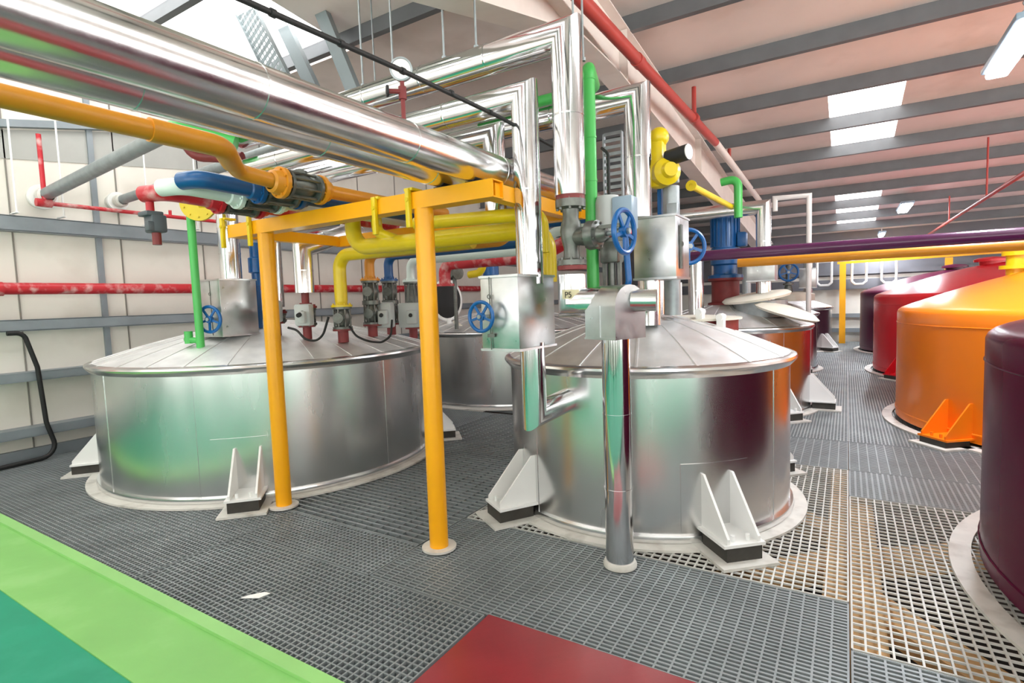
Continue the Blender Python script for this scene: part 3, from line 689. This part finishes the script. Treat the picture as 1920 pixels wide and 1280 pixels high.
b = MB(); b.cyl((p.x + .02, p.y, 1.45), (p.x + .02, p.y, 1.83), .025, 14); b.box((p.x - .03, p.y, 1.72), (.02, .03, .24)); b.box((p.x + .07, p.y, 1.72), (.02, .03, .24)); flange(b, (p.x + .02, p.y, 1.60), (0, 0, 1), .07); flange(b, (p.x + .02, p.y, 1.47), (0, 0, 1), .08); b.part('yoke', M_STEEL, ac)
b = MB(); b.tube([(p.x + .12, p.y - .03, 2.02), (p.x + .14, p.y - .03, 1.7), (p.x + .08, p.y, 1.52)], .02, bend=.05, n=12); b.part('bracket_arm', M_WBLUE, ac, 'blue arm')
b = MB(); b.tube([(p.x - .01, p.y + .05, 2.25), (p.x - .01, p.y + .05, 2.52), (p.x - .08, p.y + .12, 2.58)], .010, bend=.05, n=10); b.part('cable', M_BLK, ac, 'black cable')
# plain sheet box at riser C
p0, p1 = at(1187, 408, y=3.72), at(1268, 522, y=3.72)
sb = thing('sheet_box', 'plain grey sheet metal box under the third tall riser', 'valve box', ((p0.x + p1.x) / 2, 3.9, p1.z), 'clad valve boxes')
b = MB(); sheet_box(b, ((p0.x + p1.x) / 2, 3.9, (p0.z + p1.z) / 2), (p1.x - p0.x, .36, p0.z - p1.z)); b.part('casing', M_BOX, sb)
MB().tube([(CX + .05, 3.9, 1.39), (CX + .05, 3.9, p1.z)], .08, n=28).part('stub', M_ALU, sb)
b = MB(); b.box((p1.x + .012, 3.82, (p0.z + p1.z) / 2), (.012, .04, .3)); b.torus((p1.x + .02, 3.82, 1.95), (1, 0, 0), .014, .004, 12, 6); b.part('latch', M_STEEL, sb)
# column with yellow actuator and gauge behind it
q = at(1258, 350, y=4.2)
yc = thing('instrument_column', 'grey column with a yellow geared actuator behind the plain sheet box', 'actuator', (q.x, q.y, 1.45))
MB().tube([(q.x, q.y, 1.45), (q.x, q.y, q.z)], .062, n=24, bands=.4).part('column', M_GALV, yc)
b = MB(); r_ = at(1246, 300, y=4.12); b.bbox((r_.x - .05, r_.y, r_.z - .02), (.11, .12, .36), .03); b.lathe([(0, 0), (.10, 0), (.10, .07), (.06, .10), (.05, .14), (0, .14)], (r_.x, r_.y - .02, r_.z - .10), (.6, -.8, 0), 20); b.sphere((r_.x - .04, r_.y, r_.z + .17), .075); b.part('gear_actuator', M_YEL2, yc, 'yellow geared actuator')
r_ = at(1252, 297, y=4.08); b = MB(); b.cyl(r_, r_ + V((.16, -.05, .01)), .056, 24); b.part('gauge', M_BLK, yc, 'black gauge'); b = MB(); b.cyl(r_ + V((.158, -.05, .01)), r_ + V((.166, -.052, .01)), .052, 24); b.part('gauge_face', M_DIAL, yc, 'white gauge face')
b = MB(); b.bar((q.x - .09, q.y + .02, 1.9), (q.x - .09, q.y + .02, 2.6), .04, .03); b.part('blue_strut', M_WBLUE, yc, 'blue strut')
b = MB(); b.bbox((q.x + .03, q.y - .07, 2.18), (.08, .06, .2), .008); b.bbox((q.x - .02, q.y - .08, 2.45), (.2, .04, .05), .006); b.part('bracket', M_GALV, yc)
# perforated vertical cable tray behind the green pipe
b = MB(); p = at(1150, 310, y=4.2)
for s in (-1, 1): b.box((p.x + s * .075, 4.2, p.z - .25), (.012, .04, 1.0))
for i in range(20): b.box((p.x, 4.2, p.z - .74 + i * .052), (.15, .006, .026))
b.top('cable_tray', M_GALV, 'perforated vertical cable tray behind the third tall riser', 'cable tray', 'cable trays')

# pressure gauge on the clad pipe, black conduit
p = at(752, 131, x=-1.86); s_ = at(748, 215, x=-1.86)
pg = thing('pressure_gauge', 'round dial pressure gauge on a red stem above the big clad pipes', 'gauge', (-1.858, p.y, 2.5))
ax = V((.55, -.8, -.1))
b = MB(); b.lathe([(0, -.02), (.05, -.02), (.055, -.01), (.055, .018), (.047, .02), (.047, .012), (0, .012)], (-1.858, p.y, p.z), ax, 28); b.part('case', M_GALV, pg)
MB().lathe([(0, .0), (.046, .0), (.046, .003), (0, .003)], V((-1.858, p.y, p.z)) + ax.normalized() * .0125, ax, 28).part('dial', M_DIAL, pg, 'white dial')
a_, b2, w2 = frame(ax); MB().bar(V((-1.858, p.y, p.z)) + w2 * .018 - (a_ * .02 - b2 * .012), V((-1.858, p.y, p.z)) + w2 * .018 + (a_ * .032 - b2 * .02), .004, .002, up=w2).part('needle', M_BLK, pg, 'black needle')
b = MB(); b.cyl((-1.858, p.y, 2.49), (-1.858, p.y, p.z - .05), .011, 12); b.cyl((-1.858, p.y, 2.60), (-1.858, p.y, 2.66), .02, 12); b.cyl((-1.858, p.y - .01, 2.635), (-1.90, p.y - .05, 2.635), .011, 10); b.part('stem', M_MAR, pg, 'red stem')
b = MB(); b.torus((-1.905, p.y - .055, 2.635), (.6, .7, 0), .022, .007, 16, 6); b.part('needle_valve', M_BLK, pg, 'black knob')
b = MB(); b.tube([(-1.70, -5, 2.57), (-1.70, .6, 2.60), (-1.70, 1.9, 2.642), (-1.70, 2.7, 2.65), (-1.70, 3.35, 2.63)], .011, bend=.4, n=12)
for y_ in (.9, 1.25, 1.55, 1.9, 2.25, 2.6, 3.0): b.ring((-1.70, y_, 2.60 + min(.05, max(0, (y_ - .6) * .032))), (0, 1, 0), .008, .015, .02, 12)
b.top('conduit', M_BLK, 'thin black conduit running level just above the big clad pipes', 'cable')
# hanger rods
rod = None
for i, (px, yy, zb, d) in enumerate(((832, BY, 3.22, 'second longest hanger rod, above the upper clad header'), (735, BY, 3.22, 'hanger rod above the gauge on the upper header'), (893, BY, 3.22, 'hanger rod of the upper header nearest the tall riser top'), (700, 3.9, 3.09, 'hanger rod between the gauge and the grey braces'), (677, BY, 3.22, 'hanger rod of the upper header farthest left'), (1076, BY, 3.2, 'hanger rod over the mitred top of the tallest riser'), (1093, 3.30, 3.1, 'thin hanger rod over the top of the green pipe'))):
    x_ = at(px, 90, y=yy).x
    b = MB(); b.cyl((x_, yy, zb), (x_, yy, roof_z(yy) - .02), .007, 8); b.ring((x_, yy, zb + .01), (0, 0, 1), .004, .016, .02, 8)
    b.top('hanger_rod', M_GALV, d, 'rod', 'hanger rods')

# ============================================================ LEFT TANK NOZZLES
def lidz(x, y, c=(LTX, LTY), R=LTR + .03, zs=1.145, h=.34):
    q = min(1, math.hypot(x - c[0], y - c[1]) / R); return zs + h * (1 - q ** 1.6)
def nozzle_valve(label, x, y, z1, n=1, box=None, flange_m=None, noz=.05, top=None):
    """maroon nozzle on the lid, n stacked cast valves up to z1, coloured flange on top"""
    zb = lidz(x, y) + .004; zn = zb + .13
    t = thing('nozzle_valve', label, 'valve', (x, y, zb), 'valves on the widest tank')
    b = MB(); b.lathe([(0, 0), (noz, 0), (noz, zn - zb - .02), (noz * 1.9, zn - zb - .018), (noz * 1.9, zn - zb), (0, zn - zb)], (x, y, zb), n=20); b.part('nozzle', M_MAR, t, 'maroon nozzle')
    H = (z1 - zn) / n
    for k in range(n):
        z = zn + H * k; r = .058; b = MB()
        b.lathe([(0, .0), (r * 1.6, 0), (r * 1.6, .02), (r * 1.0, .03), (r * 1.3, H * .3), (r * 1.5, H * .5), (r * 1.3, H * .7), (r * 1.0, H - .03), (r * 1.6, H - .02), (r * 1.6, H), (0, H)], (x, y, z), n=20)
        b.bolts((x, y, z + H / 2), (0, 0, 1), r * 1.38, 8, .007, H + .02)
        b.cyl((x, y, z + H / 2), V((x, y, z + H / 2)) + V((.06, -.10, 0)), r * .5, 12)
        b.cyl(V((x, y, z + H / 2)) + V((.055, -.09, 0)), V((x, y, z + H / 2)) + V((.068, -.112, 0)), r * .85, 12)
        b.part('valve_body', M_STEEL, t)
    if flange_m:
        b = MB(); b.lathe([(0, 0), (.10, 0), (.10, .02), (.06, .022), (.055, .05), (0, .05)], (x, y, z1), n=24); b.bolts((x, y, z1 + .01), (0, 0, 1), .082, 8, .008, .05); b.part('top_flange', flange_m, t)
    if box:
        dx, dy, dz, w, h = box
        b = MB(); c = V((x + dx, y + dy, zn + dz)); b.bbox(c, (w, w * .75, h), .022, rz=.5); b.bbox(c + V((.10, -.10, -.02)), (w * .45, w * .4, h * .55), .015, rz=.5); b.part('actuator_box', M_ACT, t, 'light grey actuator box')
        b = MB(); ax = V((.5, -.87, 0)); b.cyl(c + ax * .0 + V((.04, -.05, .02)), c + V((.14, -.17, .0)), .02, 14); b.part('position_dial', M_BLK, t)
        b = MB(); b.cyl(c - V((0, 0, 0)), (x, y, c.z), .03, 12); b.part('stem', M_STEEL, t)
    return t
YX, YY = -4.12, 3.58
nozzle_valve('cast valve with a yellow flange, nearest of the lid valves under the yellow pipe', YX, YY, 1.60, 1, None, M_YEL2)
b = MB(); b.tube([(YX, YY, 1.65), (YX, YY, 2.09), (-2.55, YY, 2.09)], .060, bend=.14, n=24, seg=8); b.top('yellow_pipe', M_YEL2, 'yellow pipe bending down to the nearest lid valve of the widest tank', 'pipe', 'yellow pipes')
OX, OY = -4.22, 4.06
nozzle_valve('double stacked cast valve under the orange drop pipe', OX, OY, 1.86, 2, None, M_ORG)
def drop(nm, m, x, y, z0, z1, xe, label, r=.05):
    b = MB(); b.tube([(x, y, z0), (x, y, z1), (xe - .3, y, z1), (xe, y, z1 + .16), (xe + .9, y, z1 + .17)], r, bend=.13, n=24, seg=8); b.top(nm, m, label, 'pipe', 'drop pipes over the widest tank')
drop('orange_pipe', M_ORG, OX, OY, 1.91, 2.13, -2.3, 'orange drop pipe with a level leg behind the yellow post')
nozzle_valve('double stacked cast valve under the blue drop pipe', -4.38, 4.50, 1.87, 2, (.18, -.30, .10, .22, .27), M_BLUE)
drop('blue_pipe', M_BLUE, -4.38, 4.50, 1.92, 2.15, -2.35, 'blue drop pipe between the orange and the white drop pipes')
nozzle_valve('cast valve behind the grey actuator boxes, under the white drop pipe', -4.46, 4.95, 1.87, 1, (.36, -.42, .16, .25, .27), M_WHITE)
drop('white_pipe', M_WHITE, -4.46, 4.95, 1.92, 2.12, -2.5, 'white drop pipe between the blue and the red drop pipes')
b = MB(); b.tube([(-4.42, 5.55, 1.85), (-4.42, 5.55, 2.10), (-3.0, 5.55, 2.10), (-2.5, 5.5, 2.30), (-1.9, 5.5, 2.32)], .075, bend=.15, n=24, seg=8); b.cyl((-4.42, 5.55, 1.85), (-4.42, 5.55, 1.82), .12, 24); b.top('red_pipe', M_RED, 'thick red drop pipe rightmost behind the yellow post', 'pipe', 'drop pipes over the widest tank')
R3X, R3Y = -4.244, 3.342
nozzle_valve('small valve with a light grey actuator box under the bent clad riser', -4.36, 3.36, 1.60, 1, (.10, -.10, .10, .15, .2), M_MAR, noz=.04)
b = MB(); b.cyl((-4.36, 3.36, 1.64), (-4.36, 3.36, 1.75), .035, 16); b.top('nozzle_neck', M_MAR, 'thin maroon pipe neck below the bent clad riser', 'pipe', 'maroon necks')
b = MB(); b.tube([(-4.36, 3.36, 1.745), (-4.36, 3.36, 2.16), (-4.26, 3.78, 2.32), (-4.2, 4.6, 2.34)], .088, n=32, bands=.25); b.top('clad_riser', M_ALU, 'short shiny clad riser bent at the top, left of the yellow bend', 'pipe', 'short clad risers')
nozzle_valve('small valve with a light grey actuator box right behind the left yellow post', -4.62, 3.22, 1.56, 1, (.10, -.10, .10, .15, .2), M_MAR, noz=.04)
b = MB(); b.tube([(-4.62, 3.22, 1.62), (-4.62, 3.22, 2.35), (-4.5, 3.9, 2.5)], .084, n=32, bands=.5); b.top('clad_riser', M_ALU, 'straight shiny clad riser right beside the left yellow post', 'pipe', 'short clad risers')
p = at(480, 505, y=3.3)
b = MB(); b.lathe([(0, 0), (.045, 0), (.045, .12), (.07, .13), (.07, .27), (.05, .28), (.05, .42), (0, .43)], (p.x, p.y, p.z - .16), n=16); b.cyl((p.x, p.y, lidz(p.x, p.y) + .002), (p.x, p.y, p.z - .155), .03, 12); b.top('blue_fitting', M_WBLUE, 'bright blue fitting left of the left yellow post', 'fitting')
# looping black cables on the lid
def cable(label, pts, r=.010):
    b = MB(); b.tube(pts, r, bend=.12, n=10, seg=6); b.top('cable', M_BLK, label, 'cable', 'black cables on the widest tank')
def lp(px, py, y): q = at(px, py, y=y); return q
cable('black cable sagging between the two small actuator boxes', [lp(540, 614, 3.02), lp(556, 618, 3.05), lp(572, 636, 3.05), lp(592, 640, 3.1), lp(606, 628, 3.12), lp(616, 594, 3.15)])
cable('black cable looping below the light grey actuator boxes', [lp(655, 612, 3.4), lp(668, 630, 3.4), lp(690, 640, 3.45), lp(716, 642, 3.6), lp(733, 630, 3.7), lp(735, 600, 3.8)])
# oval hatch, motor and pipes on the tank behind
p = at(838, 562, y=7.0)
hh = thing('hatch', 'black oval hatch lid standing open with a white rim, right of the yellow post', 'hatch', (p.x, p.y, 1.3))
ax = V((.62, -.55, .12)); b = MB(); b.lathe([(0, .015), (.20, .012), (.225, 0), (0, 0)], p, ax, 32)
for v in b.v: v.z = p.z + (v.z - p.z) * 1.35
b.part('lid', M_BLK, hh)
b = MB(); b.torus(p - ax.normalized() * .02, ax, .235, .025, 32, 8)
for v in b.v: v.z = p.z + (v.z - p.z) * 1.35
b.cyl(p - V((-.02, 0, .30)), p - V((-.06, 0, .55)), .04, 12); b.part('rim', M_BWHT, hh, 'white rim')
p = at(920, 500, y=8.0)
mo = thing('agitator_motor', 'blue motor left of the valve box, on the tank behind', 'motor', (p.x, p.y, 1.45))
b = MB(); b.lathe([(0, -.2), (.17, -.2), (.17, -.16), (.14, -.15), (.14, .2), (.12, .26), (0, .27)], p, n=20); b.part('housing', M_WBLUE, mo)
b = MB(); b.lathe([(.12, 0), (.15, 0), (.12, p.z - .2 - 1.44), (0, p.z - .2 - 1.44)], (p.x, p.y, 1.44), n=20); b.part('base', M_MAR, mo)
p = at(852, 512, y=6.6); b = MB(); b.lathe([(0, -.1), (.1, -.1), (.1, -.06), (.06, -.04), (.06, .04), (.1, .06), (.1, .1), (0, .1)], p, (1, -.3, 0), 20); b.cyl(p, p + V((0, -.12, .0)), .07, 16); b.cyl((p.x, p.y, 1.2), p, .03, 12); b.top('globe_valve', M_STEEL, 'dark round valve just right of the yellow post, above the open hatch', 'valve', 'big valves')
p = at(880, 515, y=6.6); q = at(905, 480, y=6.6); b = MB(); b.tube([p, (q.x, q.y, p.z + .02), (q.x, q.y, q.z + .1)], .055, bend=.18, n=16); b.top('yellow_pipe', M_YEL2, 'yellow bent pipe beside the dark round valve', 'pipe', 'yellow pipes')
p = at(862, 608, y=6.9); b = MB(); b.tube([at(852, 603, y=6.85), at(880, 622, y=6.8), at(925, 612, y=6.75)], .03, bend=.3, n=12); b.top('hose', M_CREAM, 'pale hose lying on the tank right of the open hatch', 'hose')

# ============================================================ LEFT WALL
b = MB(); b.tube([(-7.72, -5, 1.92), (-7.72, 12, 1.93)], .065, n=24); b.cyl((-7.72, 1.86, 1.92), (-7.72, 2.12, 1.92), .076, 24)
for y_ in (1.0, 4.6, 8.2): b.box((-7.81, y_, 1.86), (.15, .04, .03))
b.top('red_main_pipe', M_RED, 'thick red pipe running along the cream wall at chest height', 'pipe')
p0 = at(85, 388, x=-7.62); b = MB()
b.tube([(-7.62, p0.y, 3.62), (-7.62, p0.y, 2.87), (-7.62, 7.4, 2.87)], .024, bend=.03, n=12); b.cyl((-7.62, p0.y - .08, 2.87), (-7.62, p0.y + .06, 2.87), .045, 14)
for y_, h_ in ((3.85, .08), (5.2, .08)): b.cyl((-7.62, y_, 2.87), (-7.62, y_, 2.87 + h_), .02, 8)
b.top('sprinkler_pipe', M_RED, 'thin red pipe on the cream wall with an upright end near the left edge', 'pipe', 'sprinkler pipes')
def wall_pipe(label, y, z, xe, rise, r, green=False):
    t = thing('wall_pipe', label, 'pipe', (XW + .05, y, z - r), 'grey pipes out of the cream wall')
    b = MB(); b.tube([(XW, y, z), (xe, y, z + rise)], r, n=24); b.part('run', M_GALV, t)
    MB().ring((XW + .13, y, z), (1, 0, .02), r * .9, r * 2.1, .035).part('flange_ring', M_BWHT, t, 'white flange ring')
    b = MB(); b.lathe([(r, 0), (r * 1.35, 0), (r * 1.35, .1), (r, .12)], (XW + .16, y, z), (1, 0, 0), 24); b.part('sleeve', M_RING, t)
    b = MB(); b.lathe([(r, 0), (r * 1.7, 0), (r * 1.7, .06), (r, .06)], (XW, y, z), (1, 0, 0), 24); b.part('wall_collar', M_RING, t)
    if green: b = MB(); b.tube([(xe - .05, y, z + rise), (xe + .15, y, z + rise), (xe + .45, y + .3, z + rise - .12)], r * 1.2, bend=.15, n=20); b.part('elbow', M_GREEN, t, 'green elbow')
    return t
wall_pipe('thick grey pipe leaving the cream wall, with a green elbow at its right end', 2.56, 2.96, -4.95, .19, .066, True)
wall_pipe('shorter grey pipe leaving the cream wall, second from the left edge', 3.31, 3.01, -4.3, .10, .055)
p = at(348, 250, y=2.75); q = at(350, 292, y=2.75); b = MB(); b.tube([(p.x, 2.75, p.z + .12), (q.x, 2.75, q.z), (q.x + .45, 3.0, q.z - .04)], .05, bend=.2, n=16); b.top('maroon_pipe', M_MAR, 'dark maroon bent pipe beside the green elbow', 'pipe')
for i, (py_, lab) in enumerate(((2.30, 'thin white rod at the cream wall, leftmost'), (2.72, 'thin white rod beside the upright red pipe end'), (3.62, 'thin white rod right of the second white flange ring'), (4.25, 'thin white rod above the dark valve box'))):
    b = MB(); b.cyl((-7.70, py_, 2.75), (-7.70, py_, roof_z(py_) - .02), .010, 8); b.box((-7.77, py_, 2.75), (.18, .03, .012)); b.top('hanger_rod', M_BWHT, lab, 'rod', 'white rods on the cream wall')
b = MB(); b.tube([(-7.66, 2.10, 1.44), (-7.66, 2.24, 1.44), (-7.66, 2.33, 1.05), (-7.66, 2.36, .42), (-7.66, 2.45, .03), (-7.55, 1.6, .03)], .024, bend=.14, n=12, seg=6); b.top('wall_cable', M_BLK, 'black cable bundle hanging from the grey rail on the cream wall', 'cable')
b = MB(); b.bar((XW, 4.98, 1.87), (XW + .4, 4.98, 1.87), .08, .05); b.bar((XW, 4.98, 1.72), (XW + .3, 4.98, 1.85), .03, .03); b.top('wall_bracket', M_BWHT, 'small white bracket arm sticking out of the cream wall beside the left riser', 'bracket')

# grey braces and perforated tray under the left skylight
p, q = at(452, 2, y=3.9), at(545, 190, y=3.9)
b = MB(); d = (q - p).normalized(); n_ = V((0, -1, 0)); sx = d.cross(n_).normalized()
for s in (-1, 1): b.bar(p + sx * s * .14, q + sx * s * .14, .012, .05, up=n_)
L = (q - p).length; k = 0
while k * .085 < L:
    c = p + d * (k * .085 + .03); b.bar(c - sx * .14, c + sx * .14, .05, .004, up=n_)
    k += 1
for j in range(-2, 3): b.bar(p + sx * j * .05, q + sx * j * .05, .014, .004, up=n_)
b.top('cable_tray', M_BRACE, 'slanting perforated cable tray under the bright left skylight', 'cable tray', 'cable trays')
for (a, c, yy, lab) in (((512, 12), (600, 200), 4.3, 'left one of the two slanting grey braces beside the perforated tray'), ((596, 12), (668, 190), 4.3, 'right one of the two slanting grey braces beside the perforated tray')):
    p, q = at(*a, y=yy), at(*c, y=yy)
    b = MB(); d = (q - p).normalized(); sx = d.cross(V((0, -1, 0))).normalized()
    b.bar(p, q, .15, .008, up=(0, -1, 0)); b.bar(p + sx * .075 + V((0, .03, 0)), q + sx * .075 + V((0, .03, 0)), .01, .07, up=(0, -1, 0)); b.bar(p - sx * .075 + V((0, .03, 0)), q - sx * .075 + V((0, .03, 0)), .01, .07, up=(0, -1, 0))
    b.top('brace', M_BRACE, lab, 'brace', 'slanting braces')

# ============================================================ RIGHT SIDE
b = MB(); b.tube([(-1.30, 5.5, 1.97), (5.0, 5.5, 1.96)], .050, n=20); b.top('purple_pipe', M_PURP, 'long dark purple pipe crossing level from the small blue handwheel to the right edge', 'pipe')
b = MB(); b.tube([(-.92, 5.78, 1.895), (5.0, 5.78, 1.90)], .042, n=20); b.top('yellow_pipe', M_ORG, 'long yellow pipe just under the dark purple pipe', 'pipe', 'yellow pipes')
pv = thing('purple_line_valve', 'small valve with a blue handwheel at the left end of the purple pipe', 'valve', (-1.40, 5.5, 1.9))
b = MB(); b.lathe([(0, 0), (.08, 0), (.08, .03), (.05, .04), (.065, .1), (.05, .16), (.08, .17), (.08, .2), (0, .2)], (-1.51, 5.5, 1.97), (1, 0, 0), 20); b.cyl((-1.42, 5.5, 1.97), (-1.36, 5.32, 2.05), .035, 14); b.part('body', M_STEEL, pv)
handwheel(pv, at(1291, 462, y=5.2), (.62, -.78, 0), .155)
# second tank: motor, riser, box, header, column
mx, my = -1.50, 8.35
mt = thing('agitator_motor', 'big blue agitator motor on a maroon stand behind the purple pipe', 'motor', (mx, my, 1.43))
b = MB(); b.lathe([(0, 0), (.24, 0), (.24, .04), (.16, .06), (.16, .18), (.20, .2), (.20, .42), (.185, .43), (.185, .86), (.16, .92), (0, .94)], (mx, my, 1.82), n=28)
for i in range(20):
    a = 2 * PI * i / 20; b.bar((mx + .19 * math.cos(a), my + .19 * math.sin(a), 2.27), (mx + .19 * math.cos(a), my + .19 * math.sin(a), 2.66), .012, .025, up=(math.cos(a), math.sin(a), 0))
b.bbox((mx + .24, my - .06, 2.35), (.12, .16, .2), .02); b.part('housing', M_BLUE, mt)
b = MB(); b.lathe([(0, 0), (.24, 0), (.24, .03), (.19, .04), (.19, .33), (.24, .35), (.24, .38), (0, .38)], (mx, my, 1.44), n=24); b.part('stand', M_MAR, mt, 'maroon stand')
dx, dy = -.965, 8.1
b = MB(); b.tube([(-3.2, dy, 2.74), (dx, dy, 2.74), (dx, dy, 1.36)], .095, n=32, bands=.5); b.top('clad_riser', M_ALU, 'shiny clad riser right of the big blue motor, with a level header to the left', 'pipe', 'tall clad risers')
b = MB(); sheet_box(b, (dx, dy - .12, 1.92), (.34, .36, .36)); b.top('sheet_box', M_BOX, 'small grey sheet box on the riser right of the big blue motor', 'valve box', 'clad valve boxes')
b = MB(); b.tube([at(1352, 342, y=7.6), at(1384, 334, y=7.6), at(1384, 334, y=7.6) - V((0, 0, .5))], .052, bend=.16, n=16); b.top('green_pipe', M_GREEN, 'small green pipe bend above the big blue motor', 'pipe')
p, q = at(1296, 348, z=2.72), at(1372, 388, z=2.72)
b = MB(); b.tube([p, q], .035, n=14); b.ring(p, q - p, .02, .055, .02, 20); b.top('yellow_pipe', M_YEL2, 'short yellow pipe slanting behind the instrument column', 'pipe', 'yellow pipes')
p = at(1305, 560, y=6.9)
for i, (px, yy, r_, z1, m, nm, lab) in enumerate(((1305, 7.6, .10, 2.02, M_ALU, 'clad_riser', 'shiny clad pipe below the small blue handwheel'), (1270, 6.6, .055, 1.75, M_BWHT, 'white_pipe', 'white pipe stub left of the shiny pipe below the small handwheel'), (1238, 6.2, .05, 1.8, M_ALU, 'clad_riser', 'thin shiny pipe under the plain sheet box'), (1345, 9.9, .09, 2.35, M_ALU, 'clad_riser', 'shiny pipe left behind the big blue motor'), (1400, 9.9, .07, 2.2, M_GALV, 'clad_riser', 'grey pipe just right behind the big blue motor'))):
    x_ = at(px, 560, y=yy).x; z0 = 1.28 if yy < 9.4 else .02
    if yy < 7: z0 = -.02
    b = MB(); b.tube([(x_, yy, z0 if z0 > 0 else .02), (x_, yy, z1), (x_ - .5, yy, z1)] if m is M_ALU and r_ > .08 else [(x_, yy, z0 if z0 > 0 else .02), (x_, yy, z1)], r_, n=20, bands=.4)
    b.top(nm, m, lab, 'pipe', 'tall clad risers' if nm == 'clad_riser' else None)
for px, yy, lab in ((1530, 12.4, 'blue valve wheel cluster on the third tank'),):
    p = at(1478, 510, y=yy); t = thing('valve', lab, 'valve', (p.x, p.y, 1.46))
    b = MB(); b.lathe([(0, 0), (.10, 0), (.10, .03), (.06, .04), (.09, .15), (.06, .26), (.10, .27), (.10, .3), (0, .3)], (p.x, p.y, 1.46), n=20); b.cyl((p.x, p.y, 1.75), (p.x, p.y, 2.3), .05, 16); b.part('body', M_STEEL, t)
    handwheel(t, (p.x + .02, p.y - .16, 1.98), (.1, -1, 0), .17)
p = at(1490, 500, y=12.7); b = MB(); sheet_box(b, (p.x + .25, 12.6, 1.85), (.3, .3, .4)); b.tube([(p.x + .25, 12.6, 2.06), (p.x + .25, 12.6, 2.5)], .08, n=20); b.tube([(p.x + .25, 12.6, 1.46), (p.x + .25, 12.6, 1.64)], .08, n=20); b.top('sheet_box', M_BOX, 'far grey sheet box with a pipe on the third tank', 'valve box', 'clad valve boxes')
# white goal shaped pipe frame
b = MB(); b.tube([(-.60, 11.4, .02), (-.60, 11.4, 3.32), (-1.16, 11.4, 3.34), (-1.16, 11.4, 3.1)], .045, n=16); b.top('goal_post', M_BWHT, 'tall white pipe frame standing at the gap behind the clad tanks', 'frame')
# sprinkler mains
sp = thing('sprinkler_main', 'long red pipe running under the roof rafter towards the back wall', 'pipe', (-1.83, 5, 3.94), 'sprinkler pipes')
b = MB(); b.tube([(-1.86, -4, 4.0), (-1.84, 6, 4.0), (-1.79, 9.2, 3.98)], .060, n=20); b.cyl((-1.84, 5.55, 4.0), (-1.84, 5.68, 4.0), .068, 20); b.cyl((-1.79, 7.75, 3.99), (-1.79, 7.85, 3.99), .068, 20); b.part('main', M_SPR, sp)
b = MB(); b.tube([(-1.79, 9.2, 3.98), (-1.78, 14.5, 3.75)], .058, n=20); b.part('pale_length', M_RAFT, sp, 'pale unpainted length')
for y_, z1 in ((7.8, .56), (10.4, .35), (12.6, .3)): MB().cyl((-1.79, y_, 3.98 - (.04 * max(0, y_ - 9.2))), (-1.79, y_, roof_z(y_) - .12), .03, 12).part('riser', M_SPR, sp)
sp2 = thing('sprinkler_main', 'thin red pipe slanting to the right edge above the painted tanks', 'pipe', (1.87, 14, 2.97), 'sprinkler pipes')
MB().tube([(1.93, 7.0, 3.0), (1.87, 18.9, 3.0)], .030, n=14).part('main', M_SPR, sp2)
for y_ in (11.6, 15.4): MB().cyl((1.90, y_, 3.0), (1.90, y_, roof_z(y_) - .2), .014, 8).part('riser', M_SPR, sp2)
# ceiling lamps
def lamp(label, x, y, z, L=1.25, w_=.16, chain=False):
    t = thing('strip_lamp', label, 'lamp', (x, y, z), 'hanging strip lamps')
    b = MB(); b.bbox((x, y, z + .06), (w_ + .06, L, .05), .012); b.part('fitting', M_ACTB, t)
    MB().bbox((x, y, z + .01), (w_, L - .03, .06), .02).part('tube', M_TUBE, t, 'lit white tube')
    b = MB()
    if chain:
        zz = z + .09; i = 0
        while zz < roof_z(y) - .05: b.torus((x, y - L * .3, zz), (1, 0, 0) if i % 2 else (0, 1, 0), .022, .007, 10, 5); zz += .036; i += 1
        b.part('chain', M_GALV, t)
    else:
        b.cyl((x, y, z + .08), (x, y, roof_z(y) - .02), .014, 10); b.part('hanger', M_RAFT, t)
    l = bpy.data.lights.new('lamp_light', 'AREA'); l.shape = 'RECTANGLE'; l.size = w_; l.size_y = L; l.energy = 110; l.color = (.88, .93, 1)
    o = bpy.data.objects.new('lamp_light', l); COL.objects.link(o); o.location = (x, y, z - .03)
lamp('nearest lit strip lamp hanging on a chain at the top right', 1.15, 6.15, 3.5, chain=True)
lamp('second lit strip lamp, on a pale rod left of the middle skylight', 1.13, 15.75, 3.42, 1.4, .2)
lamp('farthest small strip lamp over the back of the aisle', .82, 18.7, 3.08, .9, .12)
# yellow portal and white hooks at the back wall
t = thing('pipe_rack', 'far yellow pipe rack in front of the back wall', 'pipe rack', (1.3, 18.9, 0), 'pipe racks')
b = MB(); b.bar((-.25, 18.9, 2.38), (4.6, 18.9, 2.44), .1, .07); b.part('beam', M_YEL, t)
for x_ in (-.11, 2.35, 4.4): MB().box((x_, 18.9, 1.18), (.16, .14, 2.36)).part('post', M_YEL, t)
for i, (xa, xb) in enumerate(((-.78, -.40), (.12, .48), (.85, 1.2))):
    b = MB(); y_ = 19.1; b.tube([(xa, y_, 2.44), (xa, y_, 1.82), (xa + .08, y_, 1.74), (xb - .08, y_, 1.74), (xb, y_, 1.82), (xb, y_, 2.44)], .035, bend=.04, n=12); b.tube([(xa - .05, y_, 2.44), (xb + .05, y_, 2.44)], .02, n=8)
    b.top('pipe_loop', M_BWHT, ['white pipe loop left of the far yellow post', 'white pipe loop just right of the far yellow post', 'white pipe loop nearest the dark plum tank'][i], 'pipe loop', 'white pipe loops')
